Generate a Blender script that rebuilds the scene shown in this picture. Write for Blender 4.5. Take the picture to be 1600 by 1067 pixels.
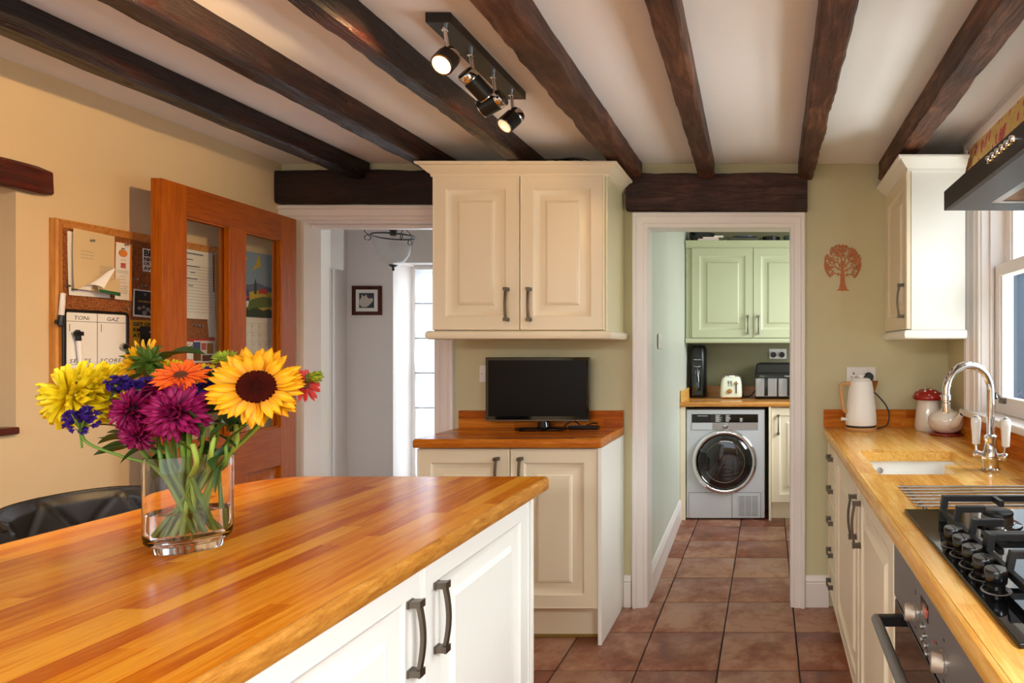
import bpy, bmesh, math, random
from mathutils import Matrix, Vector, noise
random.seed(7)
R = math.radians
T = Matrix.Translation
SC = bpy.context.scene
COL = SC.collection
for o in list(bpy.data.objects):
    bpy.data.objects.remove(o)

# ------------------------------------------------------------------ camera
cam_d = bpy.data.cameras.new('camera')
cam = bpy.data.objects.new('camera', cam_d)
COL.objects.link(cam)
cam.location = (0, 0, 1.30)
cam.rotation_euler = (R(90), 0, 0)
cam_d.sensor_width = 36.0
cam_d.lens = 940 / 1600 * 36
cam_d.shift_x = -0.25
cam_d.shift_y = 0.0072
cam_d.clip_start = 0.02
SC.camera = cam

# ------------------------------------------------------------------ exposure, sky, lights
vs = SC.view_settings
vs.view_transform = 'Standard'
vs.look = 'None'
vs.gamma = 1.0
vs.use_curve_mapping = False
vs.exposure = 0.06
SC.cycles.max_bounces = 10
SC.cycles.transparent_max_bounces = 12
SC.cycles.transmission_bounces = 8
SC.cycles.sample_clamp_indirect = 6.0
SC.cycles.caustics_reflective = False
SC.cycles.caustics_refractive = True
SC.cycles.blur_glossy = 1.0

world = bpy.data.worlds.new('overcast_sky')
SC.world = world
world.use_nodes = True
wn = world.node_tree.nodes
wn['Background'].inputs[0].default_value = (0.80, 0.90, 1.0, 1)
wn['Background'].inputs[1].default_value = 2.2


def area(name, loc, target, sx, sy, power, color=(1, 1, 1)):
    d = bpy.data.lights.new(name, 'AREA')
    d.shape = 'RECTANGLE'
    d.size, d.size_y, d.energy, d.color = sx, sy, power, color
    o = bpy.data.objects.new(name, d)
    COL.objects.link(o)
    o.location = loc
    o.rotation_euler = (Vector(target) - Vector(loc)).to_track_quat('-Z', 'Y').to_euler()
    return o


def spot(name, loc, target, power, angle, blend, color, radius=0.03):
    d = bpy.data.lights.new(name, 'SPOT')
    d.energy, d.color, d.spot_size, d.spot_blend, d.shadow_soft_size = power, color, R(angle), blend, radius
    o = bpy.data.objects.new(name, d)
    COL.objects.link(o)
    o.location = loc
    o.rotation_euler = (Vector(target) - Vector(loc)).to_track_quat('-Z', 'Y').to_euler()
    return o


DAY = (0.86, 0.93, 1.0)
WARM = (1.0, 0.63, 0.29)
area('daylight_kitchen_window', (4.6, 1.9, 3.5), (0.2, 1.9, 0.9), 4.0, 2.6, 460, (0.93, 0.97, 1.0))
area('rear_fill', (-0.9, -3.0, 2.5), (-0.9, 2.0, 0.6), 3.0, 0.9, 150, (1.0, 0.98, 0.95))  # lamp outside an unseen window, added to light the room from behind
area('island_fill_side', (1.42, -0.5, 2.36), (-0.7, 0.7, 0.5), 1.4, 0.6, 60, (0.95, 0.97, 1.0)).data.spread = R(95)  # added neutral fill for the island doors, through an invented opening
area('ceiling_fill_kitchen', (3.1, 2.1, 0.25), (0.0, 2.0, 2.1), 2.2, 1.2, 125, (1.0, 0.99, 0.99))  # added lamp aimed up, stands in for ground bounce onto the ceiling
area('ceiling_fill_side', (1.7, -0.5, 0.6), (0.0, -0.3, 2.4), 1.3, 0.7, 50, (1.0, 0.98, 0.96))  # added upward lamp at the invented side opening, brightens the ceiling
area('daylight_hall_window', (-2.2, 4.75, 1.2), (-2.2, 3.0, 1.1), 1.0, 1.9, 33, (0.88, 0.93, 1.0))
area('daylight_utility_window', (1.3, 4.0, 1.6), (-0.6, 4.0, 1.2), 1.2, 1.2, 10.5, (0.88, 0.95, 0.95))

# ------------------------------------------------------------------ materials
def lin(c):
    return tuple(((v / 255) / 12.92 if v / 255 <= 0.04045 else ((v / 255 + 0.055) / 1.055) ** 2.4) for v in c) + (1.0,)


class NT:
    def __init__(s, name):
        s.m = bpy.data.materials.new(name)
        s.m.use_nodes = True
        s.t = s.m.node_tree
        s.b = s.t.nodes['Principled BSDF']
        s.out = s.t.nodes['Material Output']

    def n(s, kind, **kw):
        nd = s.t.nodes.new('ShaderNode' + kind)
        for k, v in kw.items():
            if k.startswith('i_'):
                nd.inputs[int(k[2:]) if k[2:].isdigit() else k[2:].replace('_', ' ')].default_value = v
            else:
                setattr(nd, k, v)
        return nd

    def l(s, a, b):
        s.t.links.new(a, b)

    def coords(s, scale=(1, 1, 1), random_off=False, src='Object'):
        tc = s.n('TexCoord')
        mp = s.n('Mapping')
        mp.inputs['Scale'].default_value = scale
        v = tc.outputs[src]
        if random_off:
            oi = s.n('ObjectInfo')
            mu = s.n('Vector' + 'Math', operation='SCALE')
            cx = s.n('CombineXYZ')
            s.l(oi.outputs['Random'], cx.inputs[0])
            s.l(oi.outputs['Random'], cx.inputs[1])
            s.l(oi.outputs['Random'], cx.inputs[2])
            s.l(cx.outputs[0], mu.inputs[0])
            mu.inputs['Scale'].default_value = 37.0
            ad = s.n('VectorMath', operation='ADD')
            s.l(v, ad.inputs[0])
            s.l(mu.outputs[0], ad.inputs[1])
            v = ad.outputs[0]
        s.l(v, mp.inputs[0])
        return mp.outputs[0]

    def noise(s, vec, scale, detail=4, rough=0.55, dist=0.0):
        nz = s.n('TexNoise')
        nz.inputs['Scale'].default_value = scale
        nz.inputs['Detail'].default_value = detail
        nz.inputs['Roughness'].default_value = rough
        nz.inputs['Distortion'].default_value = dist
        s.l(vec, nz.inputs['Vector'])
        return nz.outputs['Fac']

    def ramp(s, fac, stops):
        r = s.n('ValToRGB')
        e = r.color_ramp.elements
        while len(e) < len(stops):
            e.new(0.5)
        for el, (p, c) in zip(e, stops):
            el.position = p
            el.color = c
        s.l(fac, r.inputs[0])
        return r.outputs[0]

    def bump(s, h, strength, dist=0.002):
        b = s.n('Bump')
        b.inputs['Strength'].default_value = strength
        b.inputs['Distance'].default_value = dist
        s.l(h, b.inputs['Height'])
        s.l(b.outputs[0], s.b.inputs['Normal'])

    def set(s, **kw):
        names = dict(color='Base Color', rough='Roughness', metal='Metallic', coat='Coat Weight', coat_rough='Coat Roughness', trans='Transmission Weight', ior='IOR', alpha='Alpha', spec='Specular IOR Level', sheen='Sheen Weight', sss='Subsurface Weight')
        for k, v in kw.items():
            s.b.inputs[names[k]].default_value = v
        return s


def plain(name, rgb, rough=0.5, metal=0.0, bump=0.0, bscale=60, **kw):
    t = NT(name)
    t.set(color=lin(rgb), rough=rough, metal=metal, **kw)
    if bump:
        v = t.coords()
        t.bump(t.noise(v, bscale, 5), bump)
    return t.m


def painted_wall(name, rgb, var=0.04, rough=0.75):
    t = NT(name)
    v = t.coords()
    n1 = t.noise(v, 1.6, 4)
    a = tuple(max(0, x * (1 - var)) for x in lin(rgb)[:3]) + (1,)
    b = tuple(min(1, x * (1 + var)) for x in lin(rgb)[:3]) + (1,)
    t.l(t.ramp(n1, [(0.3, a), (0.7, b)]), t.b.inputs['Base Color'])
    t.set(rough=rough)
    n2 = t.noise(v, 14, 4, 0.6)
    t.bump(n2, 0.25, 0.006)
    return t.m


def wood(name, dark, mid, light, axis, rough=0.25, stretch=14.0, scale=5.0, rnd=0.35, coat=0.0, bump=0.06, hue=0.0):
    """Grain runs along AXIS; every object that carries it takes its own offset and its own shade."""
    t = NT(name)
    sc = [1.0, 1.0, 1.0]
    for i in range(3):
        sc[i] = 1.0 if i == axis else stretch
    v = t.coords(tuple(sc), True)
    n1 = t.noise(v, scale, 6, 0.62, 0.5)
    n2 = t.noise(v, scale * 6, 3, 0.6, 0.1)
    mx = t.n('Math', operation='MULTIPLY_ADD')
    t.l(n2, mx.inputs[0])
    mx.inputs[1].default_value = 0.35
    t.l(n1, mx.inputs[2])
    oi = t.n('ObjectInfo')
    sh = t.n('Math', operation='MULTIPLY_ADD')
    t.l(oi.outputs['Random'], sh.inputs[0])
    sh.inputs[1].default_value = rnd
    sh.inputs[2].default_value = -rnd / 2 - 0.17
    ad = t.n('Math', operation='ADD')
    t.l(mx.outputs[0], ad.inputs[0])
    t.l(sh.outputs[0], ad.inputs[1])
    c = t.ramp(ad.outputs[0], [(0.22, lin(dark)), (0.5, lin(mid)), (0.78, lin(light))])
    t.l(c, t.b.inputs['Base Color'])
    t.set(rough=rough, coat=coat, coat_rough=0.12, spec=0.2)
    t.bump(mx.outputs[0], bump, 0.002)
    return t.m


M = {}
M['ceiling'] = painted_wall('ceiling_paint', (247, 244, 244), 0.02)
M['sage'] = painted_wall('sage_paint', (206, 198, 158))
M['cream_wall'] = painted_wall('cream_wall_paint', (217, 194, 154), 0.03)
M['white_wall'] = painted_wall('white_wall_paint', (232, 222, 216), 0.02)
M['mint'] = painted_wall('pale_green_paint', (212, 216, 202), 0.04, 0.45)
M['gloss_white'] = plain('white_gloss_paint', (240, 232, 226), 0.32, bump=0.04, bscale=25)
M['cream'] = plain('cream_cabinet_paint', (242, 228, 199), 0.34)
M['ivory'] = plain('ivory_cabinet_paint', (248, 246, 238), 0.34)
M['cream_reflected'] = plain('cream_reflected_tint', (232, 222, 178), 0.3)  # cream tinted for light reflected onto the dresser's upper end panel
M['cream_green'] = plain('pale_cream_cabinet_paint', (190, 194, 158), 0.38)
M['worktop_y'] = wood('oiled_oak_along_y', (186, 88, 6), (218, 126, 18), (238, 160, 46), 1, 0.22, rnd=0.5, coat=0.12)
M['worktop_x'] = wood('oiled_oak_along_x', (152, 70, 8), (188, 98, 18), (214, 132, 40), 0, 0.22, rnd=0.5, coat=0.12)
M['pale_worktop_y'] = wood('lighter_oiled_oak_along_y', (200, 128, 44), (230, 168, 76), (246, 202, 120), 1, 0.24, coat=0.12)
M['pale_worktop_x'] = wood('lighter_oiled_oak_along_x', (158, 92, 36), (200, 132, 60), (222, 166, 94), 0, 0.24, coat=0.3)
M['end_grain'] = wood('oak_edge', (148, 86, 26), (196, 130, 50), (222, 164, 82), 1, 0.3, stretch=5, scale=20, rnd=0.1)
M['door_oak_z'] = wood('door_oak_upright', (126, 60, 2), (158, 78, 4), (176, 96, 14), 2, 0.4, stretch=16, scale=6, rnd=0.12)
M['door_oak_y'] = wood('door_oak_across', (116, 54, 2), (148, 72, 4), (166, 88, 12), 1, 0.4, stretch=16, scale=6, rnd=0.12)
M['pine'] = wood('pine_frame', (158, 92, 34), (196, 130, 58), (214, 154, 84), 2, 0.4, stretch=14, scale=6, rnd=0.1)


def beam_mat(name, rough, worn, deep=((14, 6, 4), (44, 21, 13)), scale=(6, 1, 6)):
    t = NT(name)
    v = t.coords(scale, True)
    n1 = t.noise(v, 5, 8, 0.65, 0.6)
    v2 = t.coords((1, 1, 1), True)
    n2 = t.noise(v2, 3.0, 5, 0.6)
    ad = t.n('Math', operation='MULTIPLY')
    t.l(n1, ad.inputs[0])
    t.l(n2, ad.inputs[1])
    c = t.ramp(ad.outputs[0], [(0.10, lin(deep[0])), (0.26, lin(deep[1])), (0.42, lin(worn))])
    t.l(c, t.b.inputs['Base Color'])
    r = t.ramp(n1, [(0.3, (rough + 0.14,) * 3 + (1,)), (0.7, (rough,) * 3 + (1,))])
    t.l(r, t.b.inputs['Roughness'])
    t.set(spec=0.4)
    t.bump(n1, 0.9, 0.012)
    return t.m


M['beam'] = beam_mat('dark_stained_beam', 0.24, (58, 22, 10), ((10, 2, 1), (30, 9, 4)))
M['beam_worn'] = beam_mat('worn_brown_beam', 0.42, (136, 88, 58), ((34, 17, 10), (84, 47, 29)))
M['lintel'] = beam_mat('dark_lintel', 0.4, (98, 60, 46), ((22, 10, 7), (62, 34, 26)), (1, 6, 6))
M['lintel_dark'] = beam_mat('blackened_lintel', 0.4, (60, 30, 20), ((12, 5, 3), (34, 15, 10)), (1, 6, 6))
M['beam_gloss'] = beam_mat('varnished_lintel', 0.14, (120, 44, 22), ((34, 9, 5), (88, 30, 16)))


def tile_mat():
    t = NT('terracotta_tile')
    v = t.coords((1, 1, 1), True)
    n1 = t.noise(v, 5, 6, 0.62, 0.4)
    n2 = t.noise(v, 26, 5, 0.6)
    mx = t.n('Math', operation='MULTIPLY_ADD')
    t.l(n2, mx.inputs[0])
    mx.inputs[1].default_value = 0.4
    t.l(n1, mx.inputs[2])
    oi = t.n('ObjectInfo')
    sh = t.n('Math', operation='MULTIPLY_ADD')
    t.l(oi.outputs['Random'], sh.inputs[0])
    sh.inputs[1].default_value = 0.26
    sh.inputs[2].default_value = -0.33
    ad = t.n('Math', operation='ADD')
    t.l(mx.outputs[0], ad.inputs[0])
    t.l(sh.outputs[0], ad.inputs[1])
    c = t.ramp(ad.outputs[0], [(0.22, lin((104, 58, 40))), (0.45, lin((144, 86, 62))), (0.66, lin((176, 132, 106)))])
    t.l(c, t.b.inputs['Base Color'])
    t.set(rough=0.36)
    t.bump(mx.outputs[0], 0.25, 0.004)
    return t.m


M['tile'] = tile_mat()
M['grout'] = plain('dark_grout', (62, 46, 38), 0.9, bump=0.3)
M['carpet'] = plain('hall_carpet', (150, 140, 130), 0.95, bump=0.4, bscale=300)
M['pewter'] = plain('pewter', (118, 108, 98), 0.3, 0.95)
M['chrome'] = plain('chrome', (225, 225, 228), 0.06, 1.0)
M['steel'] = plain('brushed_steel', (176, 174, 172), 0.3, 1.0)
M['fryer_steel'] = plain('fryer_steel', (168, 166, 164), 0.34, 0.6)
M['hood_steel'] = plain('hood_steel', (104, 112, 124), 0.4, 0.7, bump=0.03, bscale=90)
M['oven_steel'] = plain('oven_steel', (138, 136, 136), 0.38, 0.6)
M['knob_steel'] = plain('satin_knob', (196, 184, 170), 0.28, 0.7)
M['black'] = plain('black_plastic', (14, 13, 13), 0.35)
M['black_gloss'] = plain('gloss_black', (8, 8, 9), 0.06, coat=0.5)
M['knob_black'] = plain('satin_black', (12, 12, 13), 0.22)
M['screen'] = plain('matt_dark_screen', (11, 9, 9), 0.3, spec=0.2)
M['hob_glass'] = plain('black_hob_glass', (6, 7, 9), 0.03)
M['iron'] = plain('cast_iron', (20, 20, 22), 0.42, bump=0.05, bscale=400)
M['hood_black'] = plain('hood_front_black', (30, 27, 24), 0.42)
M['lamp_black'] = plain('matt_black_lamp', (34, 32, 26), 0.4, 0.3)
M['ceramic'] = plain('white_ceramic', (244, 243, 238), 0.12, coat=0.4)
M['white_plastic'] = plain('white_plastic', (238, 232, 226), 0.3)
M['kettle_white'] = plain('kettle_enamel', (250, 247, 240), 0.4)
M['toaster'] = plain('toaster_enamel', (226, 230, 208), 0.3)
M['brass'] = plain('brushed_brass', (176, 120, 58), 0.3, 0.9)
M['wood_light'] = plain('turned_beech', (206, 152, 96), 0.4)
M['red_glaze'] = plain('red_glaze', (158, 14, 14), 0.12, coat=0.6)
M['pot_glaze'] = plain('cream_glaze', (238, 228, 214), 0.14, coat=0.5)
M['white'] = plain('white_print', (245, 244, 240), 0.6)
M['ink'] = plain('black_ink', (22, 20, 22), 0.7)
M['grey_ink'] = plain('grey_ink', (140, 134, 128), 0.8)
M['paper'] = plain('white_paper', (236, 232, 226), 0.8)
M['old_paper'] = plain('buff_paper', (214, 190, 146), 0.8, bump=0.1, bscale=40)
M['orange_paper'] = plain('orange_paper', (224, 138, 48), 0.7)
M['yellow_paper'] = plain('yellow_paper', (214, 160, 28), 0.7)
M['red_print'] = plain('red_print', (190, 52, 40), 0.7)
M['pink_print'] = plain('pink_print', (196, 96, 96), 0.7)
M['blue_print'] = plain('blue_print', (52, 70, 130), 0.7)
M['green_print'] = plain('green_print', (40, 92, 52), 0.7)
M['sky_print'] = plain('sky_print', (132, 158, 186), 0.7)
M['hill_print'] = plain('hill_print', (88, 104, 142), 0.7)
M['field_print'] = plain('field_print', (204, 176, 56), 0.7)
M['meadow_print'] = plain('meadow_print', (92, 112, 48), 0.7)
M['bush_print'] = plain('bush_print', (40, 58, 34), 0.7)
M['dryer_white'] = plain('dryer_enamel', (206, 208, 212), 0.3, 0.15)
M['dryer_line'] = plain('dryer_joint', (92, 94, 98), 0.6)
M['leather'] = plain('black_leather', (22, 16, 13), 0.46, bump=0.12, bscale=260)
M['walnut'] = wood('red_brown_frame', (52, 20, 12), (88, 38, 22), (110, 54, 32), 2, 0.3)
M['copper_wood'] = plain('stained_plywood', (190, 108, 46), 0.5, bump=0.05)
M['slate'] = plain('slate_blue_render', (84, 96, 112), 0.8, bump=0.2)
M['grass'] = plain('mown_grass', (88, 112, 60), 0.95, bump=0.5)
M['digits'] = plain('red_digits', (40, 4, 4), 0.3)
M['digits'].node_tree.nodes['Principled BSDF'].inputs['Emission Color'].default_value = (1, 0.05, 0.02, 1)
M['digits'].node_tree.nodes['Principled BSDF'].inputs['Emission Strength'].default_value = 1.0


def cork():
    t = NT('cork')
    v = t.coords()
    n1 = t.noise(v, 160, 6, 0.7)
    t.l(t.ramp(n1, [(0.35, lin((96, 48, 20))), (0.5, lin((146, 84, 38))), (0.68, lin((174, 112, 58)))]), t.b.inputs['Base Color'])
    t.set(rough=0.9)
    t.bump(n1, 0.4)
    return t.m


M['cork'] = cork()


def pane_glass(name, tint=(0.96, 0.98, 0.98), gloss=0.03, ior=1.5):
    t = NT(name)
    t.t.nodes.remove(t.b)
    tr = t.n('BsdfTransparent')
    tr.inputs[0].default_value = tint + (1,)
    gl = t.n('BsdfGlossy')
    gl.inputs['Roughness'].default_value = gloss
    fr = t.n('Fresnel')
    fr.inputs['IOR'].default_value = ior
    ge = t.n('NewGeometry')
    inv = t.n('Math', operation='SUBTRACT')
    inv.inputs[0].default_value = 1.0
    t.l(ge.outputs['Backfacing'], inv.inputs[1])
    fm = t.n('Math', operation='MULTIPLY')
    t.l(fr.outputs[0], fm.inputs[0])
    t.l(inv.outputs[0], fm.inputs[1])
    mx = t.n('MixShader')
    t.l(fm.outputs[0], mx.inputs[0])
    t.l(tr.outputs[0], mx.inputs[1])
    t.l(gl.outputs[0], mx.inputs[2])
    t.l(mx.outputs[0], t.out.inputs[0])
    return t.m


M['pane'] = pane_glass('window_pane')
M['bowl_glass'] = pane_glass('lantern_glass', (0.98, 0.985, 0.99), 0.02, 1.35)
M['water'] = NT('clear_water').set(color=(1, 1, 1, 1), rough=0.0, trans=1.0, ior=1.33).m
M['glass'] = NT('clear_glass').set(color=(1, 1, 1, 1), rough=0.0, trans=1.0, ior=1.45).m
M['drum_glass'] = plain('dark_drum_glass', (16, 14, 15), 0.07, coat=0.8)


def lamp_mat(name, color, strength):
    t = NT(name)
    t.b.inputs['Emission Color'].default_value = color + (1,)
    t.b.inputs['Emission Strength'].default_value = strength
    return t.m


M['bulb_on'] = lamp_mat('lit_bulb_face', (1.0, 0.66, 0.26), 5.0)
M['bulb_dim'] = lamp_mat('lit_reflector', (1.0, 0.72, 0.36), 0.8)


def blind_mat():
    t = NT('sheer_blind')
    t.t.nodes.remove(t.b)
    d = t.n('BsdfDiffuse')
    d.inputs[0].default_value = (0.85, 0.87, 0.9, 1)
    tl = t.n('BsdfTranslucent')
    tl.inputs[0].default_value = (0.55, 0.58, 0.62, 1)
    tr = t.n('BsdfTransparent')
    m1 = t.n('MixShader')
    m1.inputs[0].default_value = 0.6
    m2 = t.n('MixShader')
    m2.inputs[0].default_value = 0.22
    t.l(d.outputs[0], m1.inputs[1])
    t.l(tl.outputs[0], m1.inputs[2])
    t.l(m1.outputs[0], m2.inputs[1])
    t.l(tr.outputs[0], m2.inputs[2])
    t.l(m2.outputs[0], t.out.inputs[0])
    return t.m


M['blind'] = blind_mat()


def paisley():
    t = NT('paisley_fabric')
    v = t.coords((1, 16.0, 8.0))
    ns = t.n('TexNoise')
    ns.inputs['Scale'].default_value = 1.3
    t.l(v, ns.inputs['Vector'])
    ad = t.n('VectorMath', operation='ADD')
    t.l(v, ad.inputs[0])
    t.l(ns.outputs['Color'], ad.inputs[1])
    vo = t.n('TexVoronoi')
    vo.inputs['Scale'].default_value = 1.6
    t.l(ad.outputs[0], vo.inputs['Vector'])
    v2 = t.coords((1, 60, 60))
    vs_ = t.n('TexVoronoi')
    vs_.inputs['Scale'].default_value = 1.6
    t.l(v2, vs_.inputs['Vector'])
    sp = t.ramp(vs_.outputs['Distance'], [(0.25, (0, 0, 0, 1)), (0.32, (1, 1, 1, 1))])
    body = t.ramp(vo.outputs['Distance'], [(0.0, lin((184, 66, 76))), (0.16, lin((226, 150, 136))), (0.24, lin((194, 74, 84))), (0.38, lin((216, 124, 112))), (0.44, lin((230, 202, 126))), (0.8, lin((220, 190, 104)))])
    mx = t.n('Mix', data_type='RGBA')
    t.l(sp, mx.inputs[0])
    mx.inputs[6].default_value = lin((226, 150, 120))
    t.l(body, mx.inputs[7])
    t.l(mx.outputs[2], t.b.inputs['Base Color'])
    t.set(rough=0.85)
    return t.m


M['paisley'] = paisley()


def petal_mat(name, base, tip, rough=0.55):
    t = NT(name)
    tc = t.n('TexCoord')
    sx = t.n('SeparateXYZ')
    t.l(tc.outputs['Generated'], sx.inputs[0])
    c = t.ramp(sx.outputs[1], [(0.0, lin(base)), (0.55, lin(tip))])
    t.l(c, t.b.inputs['Base Color'])
    t.set(rough=rough)
    t.b.inputs['Subsurface Weight'].default_value = 0.0
    return t.m


M['sun_petal'] = petal_mat('sunflower_petal', (222, 128, 4), (250, 186, 14))
M['mum_yellow'] = petal_mat('yellow_petal', (250, 214, 12), (254, 232, 36))
M['mum_magenta'] = petal_mat('magenta_petal', (92, 8, 40), (166, 22, 96))
M['gerbera_orange'] = petal_mat('orange_petal', (226, 56, 8), (246, 104, 24))
M['gerbera_red'] = petal_mat('red_petal', (150, 14, 10), (206, 40, 22))
M['bud_green'] = petal_mat('lime_petal', (120, 140, 20), (178, 190, 52))
M['statice'] = plain('purple_floret', (58, 22, 120), 0.6)
M['disc'] = plain('sunflower_disc', (66, 15, 5), 0.9, bump=0.6, bscale=500, spec=0.1)
M['disc_core'] = plain('sunflower_core', (10, 6, 6), 0.8, bump=0.8, bscale=500, spec=0.15)
M['disc_orange'] = plain('gerbera_disc', (96, 44, 12), 0.8, bump=0.6, bscale=600)
M['disc_dark'] = plain('mum_heart', (60, 6, 30), 0.8)
M['leaf'] = plain('leaf_green', (44, 74, 26), 0.45, bump=0.2, bscale=120)
M['calyx'] = plain('calyx_green', (86, 112, 34), 0.5)
M['stem'] = plain('stem_green', (158, 186, 78), 0.4)
M['stem_dark'] = plain('dark_stem_green', (104, 142, 50), 0.4)

# ------------------------------------------------------------------ building blocks
WL = {}


def link(o):
    COL.objects.link(o)
    return o


def tag(o, label=None, cat=None, group=None, kind=None):
    if label: o['label'] = label
    if cat: o['category'] = cat
    if group: o['group'] = group
    if kind: o['kind'] = kind
    return o


def thing(name, label, cat, loc=(0, 0, 0), group=None, kind=None):
    o = bpy.data.objects.new(name, None)
    o.empty_display_size = 0.05
    link(o)
    o.location = loc
    WL[o.name] = Vector(loc)
    return tag(o, label, cat, group, kind)


class MB:
    def __init__(s):
        s.v, s.f, s.m = [], [], []

    def add(s, verts, faces, m=0):
        b = len(s.v)
        s.v += [Vector(v) for v in verts]
        s.f += [tuple(b + i for i in f) for f in faces]
        s.m += [m] * len(faces)
        return s

    def box(s, x0, x1, y0, y1, z0, z1, m=0):
        v = [(x, y, z) for z in (z0, z1) for y in (y0, y1) for x in (x0, x1)]
        return s.add(v, [(0, 2, 3, 1), (4, 5, 7, 6), (0, 1, 5, 4), (2, 6, 7, 3), (0, 4, 6, 2), (1, 3, 7, 5)], m)

    def loft(s, rings, cap0=True, cap1=True, closed=True, m=0):
        n = len(rings[0])
        v = [p for r in rings for p in r]
        f = []
        for i in range(len(rings) - 1):
            for j in range(n if closed else n - 1):
                k = (j + 1) % n
                f.append((i * n + j, i * n + k, (i + 1) * n + k, (i + 1) * n + j))
        if cap0: f.append(tuple(reversed(range(n))))
        if cap1: f.append(tuple((len(rings) - 1) * n + j for j in range(n)))
        return s.add(v, f, m)

    def prism(s, poly, z0, z1, m=0):
        return s.loft([[(x, y, z0) for x, y in poly], [(x, y, z1) for x, y in poly]], m=m)

    def tube(s, pts, r, n=8, m=0, cap=True):
        pts = [Vector(p) for p in pts]
        rs = r if isinstance(r, (list, tuple)) else [r] * len(pts)
        rings = []
        up = None
        for i, p in enumerate(pts):
            d = (pts[min(i + 1, len(pts) - 1)] - pts[max(i - 1, 0)]).normalized()
            if up is None:
                up = d.orthogonal().normalized()
            up = (up - d * up.dot(d))
            up = up.normalized() if up.length > 1e-6 else d.orthogonal().normalized()
            sd = d.cross(up)
            rings.append([p + (up * math.cos(a) + sd * math.sin(a)) * rs[i] for a in [2 * math.pi * k / n for k in range(n)]])
        return s.loft(rings, cap, cap, m=m)

    def lathe(s, prof, c=(0, 0, 0), n=24, sx=1.0, sy=1.0, rot=0.0, m=0, cap=True, mat=None):
        c = Vector(c)
        rings = []
        for r, z in prof:
            ring = []
            for k in range(n):
                a = 2 * math.pi * k / n
                x, y = r * sx * math.cos(a), r * sy * math.sin(a)
                p = Vector((x * math.cos(rot) - y * math.sin(rot), x * math.sin(rot) + y * math.cos(rot), z))
                if mat is not None: p = mat @ p
                ring.append(c + p)
            rings.append(ring)
        return s.loft(rings, cap, cap, m=m)

    def sweep(s, path, prof, closed=False, m=0, to3=None):
        """PATH: 2-D points; PROF: (outwards to the left of the path, height); mitred corners. to3(x, y, h) gives the point."""
        to3 = to3 or (lambda x, y, h: (x, y, h))
        P = [Vector(p) for p in path]
        n = len(P)
        rings = []
        for i in range(n):
            a = (P[i] - P[i - 1]).normalized() if (i > 0 or closed) else None
            b = (P[(i + 1) % n] - P[i]).normalized() if (i < n - 1 or closed) else None
            a = a or b
            b = b or a
            na, nb = Vector((-a.y, a.x)), Vector((-b.y, b.x))
            mv = (na + nb)
            mv = mv / max(0.2, (1 + na.dot(nb)))
            rings.append([to3(*(P[i] + mv * o), h) for o, h in prof])
        if closed: rings.append(rings[0])
        return s.loft(rings, not closed, not closed, True, m)

    def xf(s, mat):
        s.v = [mat @ v for v in s.v]
        return s

    def mesh(s, name, mats, smooth=None):
        me = bpy.data.meshes.new(name)
        me.from_pydata([tuple(v) for v in s.v], [], s.f)
        for mm in (mats if isinstance(mats, (list, tuple)) else [mats]):
            me.materials.append(mm)
        me.polygons.foreach_set('material_index', s.m)
        bm = bmesh.new()
        bm.from_mesh(me)
        bmesh.ops.recalc_face_normals(bm, faces=bm.faces)
        bm.to_mesh(me)
        bm.free()
        if smooth:
            me.polygons.foreach_set('use_smooth', [True] * len(me.polygons))
            me.set_sharp_from_angle(angle=R(smooth))
        me.update()
        return me

    def build(s, name, mats, parent=None, smooth=None, bevel=0.0, seg=2, origin=None, sub=0):
        lo = Vector([min(v[i] for v in s.v) for i in range(3)])
        hi = Vector([max(v[i] for v in s.v) for i in range(3)])
        c = Vector(origin) if origin is not None else Vector(((lo.x + hi.x) / 2, (lo.y + hi.y) / 2, lo.z if parent is None else (lo.z + hi.z) / 2))
        s.v = [v - c for v in s.v]
        me = s.mesh(name, mats, smooth)
        o = bpy.data.objects.new(name, me)
        link(o)
        WL[o.name] = c
        if parent is not None:
            o.parent = parent
            o.location = c - WL[parent.name]
        else:
            o.location = c
        if bevel:
            md = o.modifiers.new('bevel', 'BEVEL')
            md.width, md.segments, md.limit_method, md.angle_limit = bevel, seg, 'ANGLE', R(35)
            if not smooth:
                me.polygons.foreach_set('use_smooth', [True] * len(me.polygons))
                md.harden_normals = True
        if sub:
            md = o.modifiers.new('sub', 'SUBSURF')
            md.levels = md.render_levels = sub
        return o


def inst(mesh, name, parent, mw):
    o = bpy.data.objects.new(name, mesh)
    link(o)
    if parent is not None:
        o.parent = parent
        o.matrix_basis = T(-WL[parent.name]) @ mw
    else:
        o.matrix_basis = mw
    WL[o.name] = mw.to_translation()
    return o


def struct(o, label, cat='wall'):
    return tag(o, label, cat, None, 'structure')


# local axes -> world, for flat pieces: columns are the local x, y, z directions
FACE_PX = Matrix(((0, 0, 1), (1, 0, 0), (0, 1, 0))).to_4x4()       # faces +X, reads along +Y
FACE_NY = Matrix(((1, 0, 0), (0, 0, -1), (0, 1, 0))).to_4x4()      # faces -Y, reads along +X
FACE_NX = Matrix(((0, 0, -1), (-1, 0, 0), (0, 1, 0))).to_4x4()     # faces -X, reads along -Y


TEXTS = []


def text(body, size, mw, parent, mat, name='lettering', align='LEFT', shear=0.0, spacing=1.0):
    TEXTS.append((body, size, mw, parent, mat, name, align, shear, spacing))


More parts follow.
